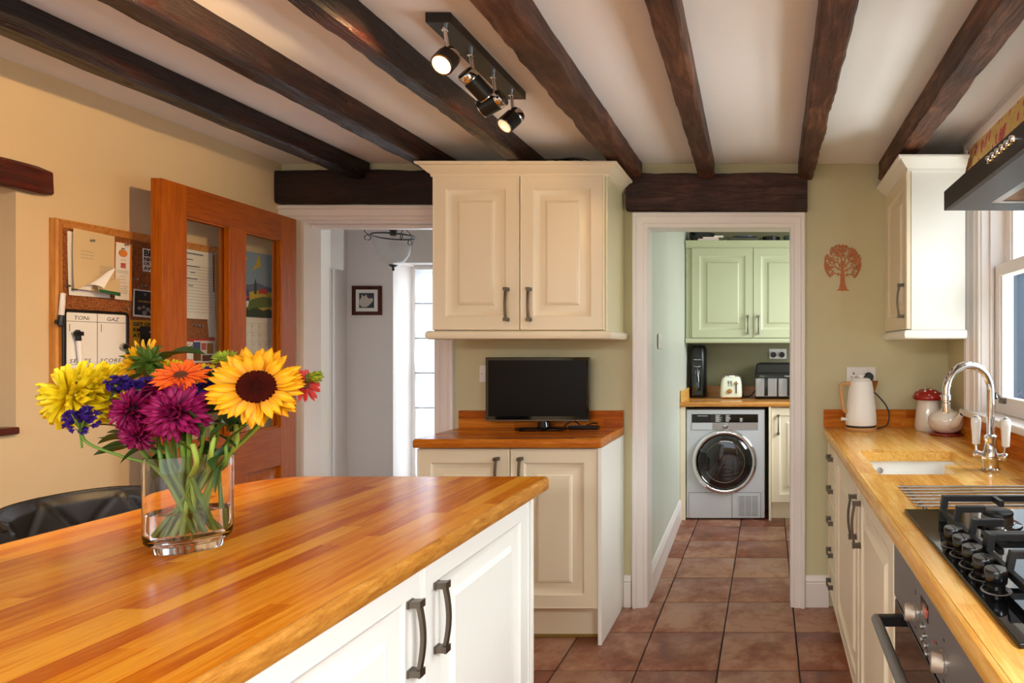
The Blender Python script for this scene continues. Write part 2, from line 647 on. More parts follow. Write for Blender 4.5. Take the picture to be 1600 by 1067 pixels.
def set_texts():
    """Turns all the lettering into plain meshes, in one pass."""
    tmp = []
    for body, size, mw, parent, mat, name, align, shear, spacing in TEXTS:
        cu = bpy.data.curves.new(name, 'FONT')
        cu.body, cu.size, cu.align_x, cu.extrude, cu.shear, cu.space_character, cu.resolution_u = body, size, align, 0.0001, shear, spacing, 2
        cu.offset = size * 0.028 if name == 'bold_lettering' else 0.0
        o = bpy.data.objects.new(name + '_curve', cu)
        link(o)
        tmp.append(o)
    dg = bpy.context.evaluated_depsgraph_get()
    dg.update()
    meshes = [bpy.data.meshes.new_from_object(o.evaluated_get(dg)) for o in tmp]
    for o in tmp:
        cu = o.data
        bpy.data.objects.remove(o)
        bpy.data.curves.remove(cu)
    for me, (body, size, mw, parent, mat, name, *_r) in zip(meshes, TEXTS):
        me.materials.clear()
        me.materials.append(mat)
        inst(me, name, parent, mw)


DOOR_RINGS = [(0, 0.004), (0.003, 0.0), (0.0065, 0.0), (0.008, 0.0016), (0.060, 0.0016), (0.062, 0.004), (0.071, 0.010), (0.083, 0.0135), (0.088, 0.0135), (0.108, 0.0095), (0.112, 0.009), (0.120, 0.0025), (0.1215, 0.004), (0.125, 0.001)]
DRAWER_RINGS = [(0, 0.003), (0.003, 0.0), (0.0065, 0.0), (0.0075, 0.0012), (0.022, 0.0012), (0.025, 0.005), (0.030, 0.006), (0.045, 0.0025), (0.048, 0.001)]


def panel_mb(w, h, rings=DOOR_RINGS, t=0.021):
    """A raised-panel door front in the local XZ plane, face towards -Y at y = 0, lower left corner at the origin."""
    mb = MB()
    lim = min(w, h) / 2 - 0.02
    rs = [(i, d) for i, d in rings if i < lim]
    loops = [[(0, t, 0), (w, t, 0), (w, t, h), (0, t, h)]]
    for i, d in rs:
        loops.append([(i, d, i), (w - i, d, i), (w - i, d, h - i), (i, d, h - i)])
    return mb.loft(loops)


def handle_mesh(L=0.15, out=0.032, wd=0.011, th=0.008):
    mb = MB()
    rings = []
    n = 14
    for i in range(n + 1):
        z = -L / 2 + 0.004 + (L - 0.008) * i / n
        y = -(out - 0.010 + 0.010 * math.cos(math.pi * z / L))
        w = wd * (1 - 0.15 * math.cos(math.pi * z / L)) / 2
        rings.append([(-w, y, z), (w, y, z), (w, y + th, z), (-w, y + th, z)])
    mb.loft(rings)
    for sgn in (-1, 1):
        z0, z1 = sorted((sgn * (L / 2 - 0.013), sgn * L / 2))
        mb.box(-0.0085, 0.0085, -out + 0.008, 0, z0, z1)
        mb.box(-0.0095, 0.0095, -out + 0.005, -out + 0.0095, z0 - 0.001, z1 + 0.001)
        mb.box(-0.0095, 0.0095, -0.004, 0, z0 - 0.001, z1 + 0.001)
    me = mb.mesh('handle', M['pewter'], 40)
    return me


HANDLE = handle_mesh()
HANDLE_SMALL = handle_mesh(0.105, 0.028)
ROT = {'ny': Matrix.Identity(4), 'px': Matrix.Rotation(R(90), 4, 'Z'), 'nx': Matrix.Rotation(R(-90), 4, 'Z')}


def cab_door(parent, x, y, z, w, h, face, mat, handle=None, name='door', rings=DOOR_RINGS, horizontal=False, hmesh=None):
    """Door with its lower left front corner at (x, y, z) (left as one faces it). handle: (across, up) of the handle's middle."""
    mw = T((x, y, z)) @ ROT[face]
    d = panel_mb(w, h, rings).xf(mw).build(name, mat, parent, 30)
    if handle:
        m = mw @ T((handle[0], 0.0012, handle[1]))
        if horizontal: m = m @ Matrix.Rotation(R(90), 4, 'Y')
        inst(hmesh or HANDLE, 'handle', d, m)
    return d


def clip_convex(poly, conv):
    out = poly
    n = len(conv)
    for i in range(n):
        ax, ay = conv[i]
        bx, by = conv[(i + 1) % n]
        src, out = out, []
        for j in range(len(src)):
            p, q = src[j], src[(j + 1) % len(src)]
            dp = (bx - ax) * (p[1] - ay) - (by - ay) * (p[0] - ax)
            dq = (bx - ax) * (q[1] - ay) - (by - ay) * (q[0] - ax)
            if dp >= 0: out.append(p)
            if (dp > 0) != (dq > 0) and abs(dp - dq) > 1e-12:
                t = dp / (dp - dq)
                out.append((p[0] + (q[0] - p[0]) * t, p[1] + (q[1] - p[1]) * t))
        if len(out) < 3: return []
    return out


def cut_rect(rects, hole):
    hx0, hx1, hy0, hy1 = hole
    res = []
    for x0, x1, y0, y1 in rects:
        if hx0 >= x1 or hx1 <= x0 or hy0 >= y1 or hy1 <= y0:
            res.append((x0, x1, y0, y1))
            continue
        if y0 < hy0: res.append((x0, x1, y0, hy0))
        if y1 > hy1: res.append((x0, x1, hy1, y1))
        a, b = max(y0, hy0), min(y1, hy1)
        if x0 < hx0: res.append((x0, hx0, a, b))
        if x1 > hx1: res.append((hx1, x1, a, b))
    return res


def staves(parent, x0, x1, y0, y1, z0, z1, axis, width, lens, mat, conv=None, holes=(), gap=0.0003, seed=1):
    """Glued staves of a block worktop, each its own piece, clipped to a convex outline or to rectangles with holes."""
    rnd = random.Random(seed)
    a0, a1, b0, b1 = (x0, x1, y0, y1) if axis == 1 else (y0, y1, x0, x1)
    n = max(1, round((a1 - a0) / width))
    w = (a1 - a0) / n
    for i in range(n):
        p = b0 - rnd.random() * lens[0]
        while p < b1:
            q = p + rnd.uniform(*lens)
            if b1 - q < 0.06: q = b1
            s0, s1 = max(p, b0), min(q, b1)
            p = q
            if s1 - s0 < 0.01: continue
            r = (a0 + i * w, a0 + (i + 1) * w, s0, s1) if axis == 1 else (s0, s1, a0 + i * w, a0 + (i + 1) * w)
            rs = [r]
            for h in holes: rs = cut_rect(rs, h)
            for (u0, u1, v0, v1) in rs:
                u0, u1, v0, v1 = u0 + gap / 2, u1 - gap / 2, v0 + gap / 2, v1 - gap / 2
                if u1 - u0 < 0.003 or v1 - v0 < 0.003: continue
                poly = [(u0, v0), (u1, v0), (u1, v1), (u0, v1)]
                if conv:
                    poly = clip_convex(poly, conv)
                    if len(poly) < 3: continue
                MB().prism(poly, z0, z1).build('stave', mat, parent)


def rounded(x0, x1, y0, y1, rad, inset=0.0, n=8):
    """Outline, counter-clockwise from the lower left; rad = radii at (x0,y0), (x1,y0), (x1,y1), (x0,y1)."""
    out = []
    cs = [(x0, y0, 1, 1, 180), (x1, y0, -1, 1, 270), (x1, y1, -1, -1, 0), (x0, y1, 1, -1, 90)]
    for (cx, cy, sx, sy, a0), r in zip(cs, rad):
        px, py = cx + sx * r, cy + sy * r
        rr = max(r - inset, 0.0005)
        if r < inset:
            px, py = cx + sx * inset, cy + sy * inset
        for k in range(n + 1):
            a = R(a0 + 90 * k / n)
            out.append((px + rr * math.cos(a), py + rr * math.sin(a)))
    return out


def wobble_beam(name, label, y0, y1, xa, xb, zb, zt, mat, seed, amp=0.006, xa2=None, xb2=None, sag=0.0):
    """A hewn beam along Y with uneven arrises. xa/xb at y0, xa2/xb2 at y1."""
    xa2 = xa if xa2 is None else xa2
    xb2 = xb if xb2 is None else xb2
    n = int((y1 - y0) / 0.035)
    rings = []
    for i in range(n + 1):
        t = i / n
        y = y0 + (y1 - y0) * t
        a = xa + (xa2 - xa) * t
        b = xb + (xb2 - xb) * t
        def w(k, f=6.0, s=1.0):
            return amp * s * (noise.noise((y * f, k * 7.3 + seed * 3.1, 0.3)) + 0.6 * noise.noise((y * f * 3.3, k * 5.1 + seed, 4.2)))
        c = 0.008 + 0.004 * noise.noise((y * 8, seed, 9.0))
        bl, br = a + w(1, s=1.4), b + w(2, s=1.4)
        zl, zr = zb + w(3, s=0.7), zb + w(4, s=0.7)
        ring = [(a + w(5, s=0.4), y, zt), (a + w(6, s=0.7), y, (zb + zt) / 2), (bl, y, zl + c), (bl + c, y, zl), ((bl + br) / 2, y, (zl + zr) / 2 + w(7, s=0.5)), (br - c, y, zr), (br, y, zr + c), (b + w(8, s=0.7), y, (zb + zt) / 2), (b + w(9, s=0.4), y, zt)]
        rings.append(ring)
    o = MB().loft(rings).build(name, mat, None, 35)
    return tag(o, label, 'beam')

# ------------------------------------------------------------------ room shell
XL, XR, YB, YF, ZC = -2.458, 0.91, 3.04, -1.75, 2.235
fl = struct(MB().box(-3.6, 1.045, YF - 0.3, 5.3, -0.12, -0.006).build('floor', M['grout']), 'terracotta tiled floor with dark grout lines', 'floor')

# floor tiles, one by one
PIT, GAP = 0.329, 0.007
def tile_mb(x0, x1, y0, y1, seed):
    rnd = random.Random(seed)
    mb = MB()
    e = 0.004
    out = []
    for (ax, ay, bx, by) in ((x0, y0, x1, y0), (x1, y0, x1, y1), (x1, y1, x0, y1), (x0, y1, x0, y0)):
        for k in range(3):
            t = k / 3
            j = 0 if k == 0 else rnd.uniform(-0.0012, 0.0012)
            px, py = ax + (bx - ax) * t, ay + (by - ay) * t
            if ay == by: py += j
            else: px += j
            out.append((px, py))
    cx, cy = (x0 + x1) / 2, (y0 + y1) / 2
    inn = [(p[0] + e * (1 if p[0] < cx else -1), p[1] + e * (1 if p[1] < cy else -1)) for p in out]
    mb.loft([[(p[0], p[1], -0.006) for p in out], [(p[0], p[1], -0.0018) for p in out], [(p[0], p[1], 0) for p in inn]])
    return mb
TILE_VARIANTS = [tile_mb(-PIT / 2 + GAP / 2, PIT / 2 - GAP / 2, -PIT / 2 + GAP / 2, PIT / 2 - GAP / 2, s).mesh('tile', M['tile'], 30) for s in range(4)]
k = 0
for region in ((XL, XR, -0.2, 3.092), (-0.66, 0.93, 3.092, 5.15)):
    for i in range(-9, 6):
        for j in range(-9, 11):
            x0, x1 = 0.126 + i * PIT, 0.126 + (i + 1) * PIT
            y0, y1 = 2.434 + j * PIT, 2.434 + (j + 1) * PIT
            a0, a1, c0, c1 = max(x0, region[0]), min(x1, region[1]), max(y0, region[2]), min(y1, region[3])
            if a1 - a0 < 0.02 or c1 - c0 < 0.02: continue
            k += 1
            if (a0, a1, c0, c1) == (x0, x1, y0, y1):
                inst(TILE_VARIANTS[k % 4], 'tile', fl, T(((x0 + x1) / 2, (y0 + y1) / 2, 0)) @ Matrix.Rotation(R(180 * (k // 4 % 2)), 4, 'Z'))
            else:
                tile_mb(a0 + GAP / 2, a1 - GAP / 2, c0 + GAP / 2, c1 - GAP / 2, k).build('tile', M['tile'], fl, 30)
struct(MB().box(-3.55, -0.72, 3.16, 4.3, -0.006, 0.012).build('floor_hall', M['carpet']), 'plain carpet of the hall beyond the oak door', 'floor')

struct(MB().box(XL - 0.3, XR + 0.135, YF - 0.15, 3.15, ZC, ZC + 0.1).build('ceiling', M['ceiling']), 'white plaster kitchen ceiling between dark beams', 'ceiling')
struct(MB().box(-3.6, -0.70, 3.15, 4.7, 2.40, 2.5).build('ceiling_hall', M['white_wall']), 'white ceiling of the hall', 'ceiling')
struct(MB().box(-0.72, 1.045, 3.15, 5.25, 2.45, 2.55).build('ceiling_utility', M['ceiling']), 'white ceiling of the utility room', 'ceiling')

# back wall with its two openings
LO0, LO1, LOZ = -2.386, -1.656, 1.948
UO0, UO1, UOZ = -0.608, 0.113, 1.912
w = MB()
w.box(XL - 0.3, LO0, YB, 3.14, 0, 2.4).box(LO0, LO1, YB, 3.14, LOZ, 2.4).box(LO1, UO0 - 0.02, YB, 3.14, 0, 2.4).box(UO0 - 0.02, UO1 + 0.02, YB, 3.14, UOZ + 0.02, 2.4).box(UO1 + 0.02, XR + 0.135, YB, 3.14, 0, 2.4)
struct(w.build('wall_back', M['sage']), 'sage green back wall with two doorways', 'wall')

# left wall with a niche
w = MB()
w.box(XL - 0.3, XL, 1.966, YB, 0, ZC).box(XL - 0.3, XL, 0.9, 1.966, 0, 1.022).box(XL - 0.3, XL, 0.9, 1.966, 1.905, ZC).box(XL - 0.3, XL, YF, 0.9, 0, ZC).box(XL - 0.36, XL - 0.3, 0.9, 1.966, 1.0, 1.93)
struct(w.build('wall_left', M['cream_wall']), 'cream left wall with a recessed niche', 'wall')
tag(MB().box(XL - 0.29, XL + 0.018, 0.92, 1.964, 1.022, 1.046).build('niche_sill', M['beam_gloss'], None, bevel=0.005), 'dark varnished wooden sill at the foot of the left wall niche', 'sill')

# right wall with the sash window opening
WY0, WY1, WZ0, WZ1 = 1.52, 2.569, 1.03, 2.10
w = MB()
w.box(XR, XR + 0.135, WY1, YB - 0.0005, 0, ZC).box(XR, XR + 0.135, 0.30, WY0, 0, ZC).box(XR, XR + 0.135, YF, -1.20, 0, ZC).box(XR, XR + 0.135, -1.20, 0.30, 0, 1.03).box(XR, XR + 0.135, -1.20, 0.30, 2.10, ZC).box(XR, XR + 0.135, WY0, WY1, 0, WZ0).box(XR, XR + 0.135, WY0, WY1, WZ1, ZC)  # the opening nearest the camera is invented, lets the side fill lamps in
struct(w.build('wall_right', M['sage']), 'sage green right wall with the sash window', 'wall')
# wall behind the camera; its wide window is added to let light in
w = MB()
w.box(XL - 0.3, -2.2, YF - 0.15, YF, 0, ZC).box(0.4, XR + 0.3, YF - 0.15, YF, 0, ZC).box(-2.2, 0.4, YF - 0.15, YF, 0, 0.75).box(-2.2, 0.4, YF - 0.15, YF, 2.1, ZC)
struct(w.build('wall_front', M['cream_wall']), 'cream wall behind the viewpoint with a wide window', 'wall')

# hall walls
w = MB()
w.box(-3.55, -2.68, 4.30, 4.62, 0, 2.4).box(-1.55, -0.72, 4.30, 4.62, 0, 2.4).box(-2.68, -1.55, 4.30, 4.62, 1.915, 2.4).box(-2.68, -1.55, 4.30, 4.62, 0, 0.14)
struct(w.build('wall_hall_far', M['white_wall']), 'white far wall of the hall with a tall window recess', 'wall')
struct(MB().box(-3.2, -3.01, 3.14, 4.30, 0, 2.4).build('wall_hall_left', M['white_wall']), 'white left wall of the hall', 'wall')
w = MB()
w.box(-3.01, -2.553, 3.50, 3.515, 0, 1.775).box(-3.01, -2.60, 3.595, 3.61, 0, 1.775).box(-3.01, -2.545, 3.50, 3.61, 1.775, 2.4)
struct(w.build('wall_hall_stub', M['white_wall']), 'white stub wall just inside the hall doorway', 'wall')
struct(MB().box(-0.80, -0.70, 3.14, 4.62, 0, 2.4).build('wall_hall_right', M['white_wall']), 'white right wall of the hall', 'wall')

# utility walls
w = MB()
w.prism([(-0.622, 3.14), (-0.668, 4.5), (-0.670, 5.15), (-0.72, 5.15), (-0.72, 3.14)], 0, 2.45)
struct(w.build('wall_utility_left', M['mint']), 'pale green left wall of the utility room', 'wall')
struct(MB().box(-0.72, 1.045, 5.15, 5.25, 0, 2.45).build('wall_utility_back', plain('utility_back_paint', (140, 136, 104), 0.7)), 'olive green back wall of the utility room', 'wall')
w = MB()
w.box(0.93, 1.045, 3.14, 3.4, 0, 2.45).box(0.93, 1.045, 4.6, 5.15, 0, 2.45).box(0.93, 1.045, 3.4, 4.6, 0, 1.0).box(0.93, 1.045, 3.4, 4.6, 2.2, 2.45)
struct(w.build('wall_utility_right', M['mint']), 'pale green right wall of the utility room with its window', 'wall')

# skirting
SK = [(0, 0), (0.016, 0), (0.016, 0.118), (0.012, 0.124), (0.016, 0.132), (0.012, 0.146), (0.006, 0.156), (0, 0.158)]
def skirt(name, path, label):
    struct(MB().sweep(path, SK).build(name, M['gloss_white'], None, 30), label, 'skirting')
skirt('baseboard_back_right', [(0.302, YB), (0.190, YB)][::-1][::-1] if False else [(0.305, YB), (0.189, YB)][::1], 'white skirting between utility doorway and right hand drawers')
skirt('baseboard_back_middle', [(-0.690, YB), (-0.726, YB)], 'short white skirting between dresser unit and utility doorway')
skirt('baseboard_utility_left', [(-0.668, 4.555), (-0.668, 4.5), (-0.6222, 3.145)], 'tall white skirting along left wall of utility room')
skirt('baseboard_left', [(XL, -1.7), (XL, 3.03)][::-1], 'white skirting along the cream left wall')

# architraves
AR = [(0, 0), (0.0, 0.012), (0.010, 0.016), (0.016, 0.016), (0.020, 0.021), (0.050, 0.023), (0.056, 0.030), (0.068, 0.031), (0.074, 0.026), (0.075, 0)]
y3 = lambda x, z, h: (x, YB - h, z)
struct(MB().sweep([(UO0, 0), (UO0, UOZ), (UO1, UOZ), (UO1, 0)], AR, to3=y3).build('trim_utility', M['gloss_white'], None, 30), 'white moulded architrave round the utility doorway', 'door frame')
w = MB().box(UO0 - 0.02, UO0, YB, 3.15, 0, UOZ).box(UO1, UO1 + 0.02, YB, 3.15, 0, UOZ).box(UO0 - 0.02, UO1 + 0.02, YB, 3.15, UOZ, UOZ + 0.02)
struct(w.build('trim_utility_lining', M['gloss_white'], None), 'white lining boards inside the utility doorway', 'door frame')
w = MB().sweep([(LO1, LOZ), (LO1, 0)], AR, to3=y3)
w.sweep([(XL + 0.001, LOZ), (LO1 + 0.066, LOZ)], AR, to3=y3)
struct(w.build('trim_hall', M['gloss_white'], None, 30), 'white moulded architrave round the hall doorway', 'door frame')
w = MB().box(LO0, LO0 + 0.045, YB - 0.004, 3.15, 0, LOZ).box(LO1 - 0.03, LO1, YB, 3.15, 0, LOZ).box(LO0, LO1, YB, 3.15, LOZ - 0.012, LOZ)
w.box(LO0 + 0.03, LO0 + 0.042, 3.085, 3.125, 0, LOZ - 0.02).box(LO0 + 0.03, LO1 - 0.03, 3.085, 3.125, LOZ - 0.03, LOZ - 0.012)
struct(w.build('trim_hall_lining', M['gloss_white'], None), 'white lining boards inside the hall doorway', 'door frame')

# ------------------------------------------------------------------ ceiling beams, lintels
BY0 = YF + 0.002
BE = 3.02
zt = ZC - 0.002
wobble_beam('ceiling_beam', 'narrow dark ceiling beam closest to the cream wall', BY0, BE, -2.083, -2.0, 2.147, zt, M['beam'], 1, 0.004)
wobble_beam('ceiling_beam', 'glossy dark ceiling beam running over the oak door, second from cream wall', BY0, BE, -1.624, -1.54, 2.141, zt, M['beam'], 2, 0.006)
wobble_beam('ceiling_beam', 'dark ceiling beam lit orange beside the black spotlight bar', BY0, BE, -1.172, -1.097, 2.141, zt, M['beam'], 3, 0.007)
wobble_beam('ceiling_beam', 'rough brown ceiling beam just right of the spotlight bar, ending at the dresser cornice', BY0, BE, -0.738, -0.632, 2.152, zt, M['beam_worn'], 4, 0.010)
wobble_beam('ceiling_beam', 'sawn brown ceiling beam running to the middle of the utility lintel', BY0, BE, -0.215, -0.138, 2.146, zt, M['beam_worn'], 5, 0.003, -0.345, -0.268)
wobble_beam('ceiling_beam', 'reddish worn ceiling beam ending at the right end of the utility lintel', BY0, BE, 0.100, 0.224, 2.146, zt, M['beam_worn'], 6, 0.005, 0.150, 0.226)
wobble_beam('ceiling_beam', 'brown ceiling beam ending above the right wall cabinet', BY0, BE, 0.572, 0.678, 2.146, zt, M['beam_worn'], 7, 0.005, 0.556, 0.655)


def lintel(name, label, x0, x1, y0, y1, z0, z1, mat, seed):
    n = int((x1 - x0) / 0.03)
    rings = []
    for i in range(n + 1):
        x = x0 + (x1 - x0) * i / n
        q = lambda k: 0.006 * noise.noise((x * 7, k * 4.7 + seed, 1.1)) + 0.003 * noise.noise((x * 25, k * 3.3 + seed, 2.2))
        c = 0.007
        rings.append([(x, y1, z0 + q(1)), (x, y0 + c, z0 + q(1)), (x, y0 + q(2) * 0.5, z0 + c + q(1)), (x, y0 + q(3) * 0.6, (z0 + z1) / 2), (x, y0 + q(4) * 0.5, z1 - c + q(5)), (x, y0 + c, z1 + q(5)), (x, y1, z1 + q(5))])
    return tag(MB().loft(rings).build(name, mat, None, 35), label, 'lintel')


lintel('door_lintel', 'dark timber lintel over the hall doorway', XL + 0.003, -1.42, 2.992, YB - 0.001, 2.026, 2.192, M['lintel_dark'], 3)
lintel('door_lintel', 'dark timber lintel over the utility doorway', -0.708, 0.196, 2.992, YB - 0.001, 1.990, 2.176, M['lintel'], 8)
# niche lintel along the left wall
rings = []
for i in range(36):
    y = 0.72 + (2.045 - 0.72) * i / 35
    q = lambda k: 0.007 * noise.noise((y * 7, k * 4.7, 5.1)) + 0.003 * noise.noise((y * 26, k, 6.2))
    e = 0.006 if i == 35 else 0
    rings.append([(XL + 0.001, y, 1.815 + q(1) + e), (XL + 0.03 - e, y, 1.815 + q(1) + e), (XL + 0.038 - e + q(2) * .6, y, 1.828 + q(1)), (XL + 0.036 - e + q(3) * .7, y, 1.862), (XL + 0.034 - e + q(4) * .6, y, 1.898 + q(5)), (XL + 0.024, y, 1.908 + q(5) - e), (XL + 0.001, y, 1.908 + q(5) - e)])
tag(MB().loft(rings).build('niche_lintel', M['beam_gloss'], None, 35), 'varnished red-brown timber lintel over the left wall niche', 'lintel')

# ------------------------------------------------------------------ kitchen sash window
GX = 0.986
wt = thing('window_1', 'white painted sash window above the sink', 'window', (GX, (WY0 + WY1) / 2, WZ0), None, 'structure')
x3 = lambda y, z, h: (XR - h, y, z)
CAS = [(0.0, 0), (0.0, 0.012), (0.012, 0.018), (0.018, 0.018), (0.024, 0.024), (0.066, 0.028), (0.074, 0.040), (0.098, 0.042), (0.106, 0.032), (0.110, 0)]
MB().sweep([(WY0, WZ0), (WY0, WZ1), (WY1, WZ1), (WY1, WZ0)], CAS, to3=x3).build('casing', M['gloss_white'], wt, 30)
j = MB()
for (xa, xb, d) in ((XR, 0.944, 0.006), (0.944, 0.958, 0.018), (0.958, 1.004, 0.010), (1.004, 1.010, 0.020), (1.010, 1.044, 0.010)):
    j.box(xa, xb, WY1 - d, WY1, WZ0, WZ1).box(xa, xb, WY0, WY0 + d, WZ0, WZ1).box(xa, xb, WY0, WY1, WZ1 - d, WZ1)
j.build('jamb', M['gloss_white'], wt)
def sash(x, z0, z1, name):
    s = MB()
    y0, y1 = WY0 + 0.012, WY1 - 0.012
    st, rb, rt = 0.052, 0.07 if name == 'lower_sash' else 0.045, 0.05
    s.box(x - 0.019, x + 0.019, y1 - st, y1, z0, z1).box(x - 0.019, x + 0.019, y0, y0 + st, z0, z1)
    s.box(x - 0.02, x + 0.02, y0 + st, y1 - st, z0, z0 + rb).box(x - 0.02, x + 0.02, y0 + st, y1 - st, z1 - rt, z1)
    for yy in (y0 + st, y1 - st):
        sg = 1 if yy < 2 else -1
        s.box(x - 0.012, x + 0.012, *sorted((yy, yy + sg * 0.010)), z0 + rb, z1 - rt)
    ym = (y0 + y1) / 2
    s.box(x - 0.012, x + 0.012, ym - 0.011, ym + 0.011, z0 + rb, z1 - rt)
    f = s.build(name, M['gloss_white'], wt, bevel=0.003)
    for a, b in ((y0 + st, ym - 0.011), (ym + 0.011, y1 - st)):
        MB().box(x - 0.002, x + 0.002, a, b, z0 + rb, z1 - rt).build('pane', M['pane'], f)
sash(GX - 0.004, WZ0 + 0.003, 1.652, 'lower_sash')
sash(GX + 0.041, 1.610, WZ1 - 0.014, 'upper_sash')
lf = MB().tube([(0.950, 2.452, 1.098), (0.933, 2.452, 1.118), (0.923, 2.440, 1.118), (0.920, 2.425, 1.100)], 0.006, 8)
lf.box(0.948, 0.964, 2.43, 2.475, 1.078, 1.10)
lf.build('sash_lift', M['pewter'], wt, 40)
tag(MB().box(0.857, 1.0, 1.42, 2.705, 1.004, 1.0325).build('window_sill', M['gloss_white'], None, bevel=0.008, seg=3), 'white painted board sill below the sash window', 'sill', None, 'structure')

# outside
struct(MB().box(1.7, 9, -3, 14, -0.4, -0.3).build('ground_outside', M['grass']), 'lawn outside the kitchen window', 'ground')
tag(MB().box(3.2, 3.4, 3, 12, -0.3, 2.28).box(3.14, 3.46, 3, 12, 2.28, 2.33).build('garden_wall', M['slate'], None), 'slate blue garden wall seen through the sash window', 'wall', None, 'structure')

# ------------------------------------------------------------------ hall window and blind
wt = thing('window_2', 'tall bright hall window behind a sheer blind', 'window', (-2.1, 4.55, 0.14), None, 'structure')
f = MB()
for a, b in ((-2.68, -2.62), (-1.61, -1.55)):
    f.box(a, b, 4.52, 4.58, 0.14, 1.915)
for a, b in ((0.14, 0.22), (1.05, 1.09), (1.85, 1.915)):
    f.box(-2.62, -1.61, 4.52, 4.58, a, b)
f.box(-2.36, -2.33, 4.52, 4.58, 0.22, 1.85).box(-1.95, -1.92, 4.52, 4.58, 0.22, 1.85)
fo = f.build('window_frame', M['gloss_white'], wt)
for a, b in ((-2.62, -2.36), (-2.33, -1.95), (-1.92, -1.61)):
    MB().box(a, b, 4.548, 4.552, 0.22, 1.05).build('pane', M['pane'], fo)
    MB().box(a, b, 4.548, 4.552, 1.09, 1.85).build('pane', M['pane'], fo)
bl = thing('roman_blind', 'sheer white roman blind hanging over the tall hall window', 'blind', (-2.1, 4.44, 0.25))
zs = [1.89 - 0.256 * i for i in range(7)]
for i in range(6):
    rings = []
    nx = 24
    for q in range(7):
        tq = q / 6
        z = zs[i] + (zs[i + 1] - zs[i]) * tq
        rings.append([(-2.60 + 1.0 * c / nx, 4.44 - 0.018 * math.sin(math.pi * tq) * (0.6 + 0.4 * math.sin(c * 0.9 + i)) + 0.004 * math.sin(c * 1.7 + i * 2), z - 0.012 * math.sin(math.pi * tq) * math.sin(c * 0.5)) for c in range(nx + 1)])
    MB().loft(rings, False, False, closed=False).build('blind_fold', M['blind'], bl, 60)
    if i: MB().tube([(-2.60, 4.432, zs[i]), (-1.60, 4.432, zs[i])], 0.004, 6).build('batten', M['grey_ink'], bl)
MB().box(-2.61, -1.59, 4.43, 4.46, 1.885, 1.912).build('head_rail', M['gloss_white'], bl)

# ------------------------------------------------------------------ oak door, open against the left wall
du = Vector((-0.066, 0.726, 0)).normalized()
dn = Vector((0.726, 0.066, 0)).normalized()
DW, DH, DT = 0.729, 1.940, 0.040
DM = Matrix(((du.x, -dn.x, 0, -2.27), (du.y, -dn.y, 0, 2.254), (0, 0, 1, 0), (0, 0, 0, 1)))   # local: across, depth (away from room), up
dr = thing('door_1', 'half glazed oak door standing open along the cream wall', 'door', (-2.30, 2.60, 0.008), None, 'structure')
def dbox(name, a, b, z0, z1, mat, d0=0.0, d1=DT, bevel=0.0015):
    return MB().box(a, b, d0, d1, z0, z1).xf(DM).build(name, M[mat], dr, bevel=bevel)
ST = 0.106
dbox('stile', 0, ST, 0.008, DH, 'door_oak_z')
dbox('stile', DW - ST, DW, 0.008, DH, 'door_oak_z')
dbox('rail', ST, DW - ST, DH - 0.118, DH, 'door_oak_y')
dbox('rail', ST, DW - ST, 0.745, 0.925, 'door_oak_y')
dbox('rail', ST, DW - ST, 0.008, 0.20, 'door_oak_y')
dbox('mullion', 0.315, 0.408, 0.925, DH - 0.118, 'door_oak_z')
dbox('mullion', 0.315, 0.408, 0.20, 0.745, 'door_oak_z')
for a, b in ((ST, 0.315), (0.408, DW - ST)):
    bead = MB()
    for dd in (0.007, 0.027):
        bead.box(a, a + 0.009, dd, dd + 0.008, 0.925, DH - 0.118).box(b - 0.009, b, dd, dd + 0.008, 0.925, DH - 0.118)
        bead.box(a, b, dd, dd + 0.008, 0.925, 0.934).box(a, b, dd, dd + 0.008, DH - 0.127, DH - 0.118)
    bead.xf(DM).build('glazing_bead', M['door_oak_z'], dr)
    MB().box(a, b, 0.0175, 0.0215, 0.925, DH - 0.118).xf(DM).build('pane', M['pane'], dr)
    pn = [[(a, 0.03, 0.20), (b, 0.03, 0.20), (b, 0.03, 0.745), (a, 0.03, 0.745)]]
    for i, d in ((0, 0.012), (0.012, 0.014), (0.05, 0.006), (0.052, 0.005)):
        pn.append([(a + i, d, 0.2 + i), (b - i, d, 0.2 + i), (b - i, d, 0.745 - i), (a + i, d, 0.745 - i)])
    MB().loft(pn).xf(DM).build('panel', M['door_oak_z'], dr, 30)
hb = MB().tube([(0.055, -0.002, 1.0), (0.055, -0.045, 1.0)], 0.009, 10).tube([(0.055, -0.045, 1.0), (0.16, -0.048, 1.0)], 0.009, 10)
hb.box(0.03, 0.08, -0.005, 0, 0.92, 1.08)
hb.xf(DM).build('lever_handle', M['steel'], dr, 40)

# ------------------------------------------------------------------ dresser: wall cabinet, base cabinet, worktop
CORN = [(0, -0.006), (0.006, -0.006), (0.008, 0.006), (0.018, 0.012), (0.028, 0.022), (0.036, 0.030), (0.040, 0.036), (0.050, 0.038), (0.054, 0.042), (0.054, 0.050), (0, 0.050)]
BULL = [(0, 0), (0.012, 0), (0.019, 0.004), (0.0225, 0.012), (0.023, 0.019), (0.0225, 0.026), (0.019, 0.034), (0.012, 0.038), (0, 0.038)]


def moulding(parent, name, path, prof, z, mat, fill=None):
    mb = MB().sweep(path, [(o, z + h) for o, h in prof])
    if fill: mb.prism(fill, z + prof[0][1] + 0.0015, z + prof[-1][1] - 0.0015)
    return mb.build(name, mat, parent, 30)


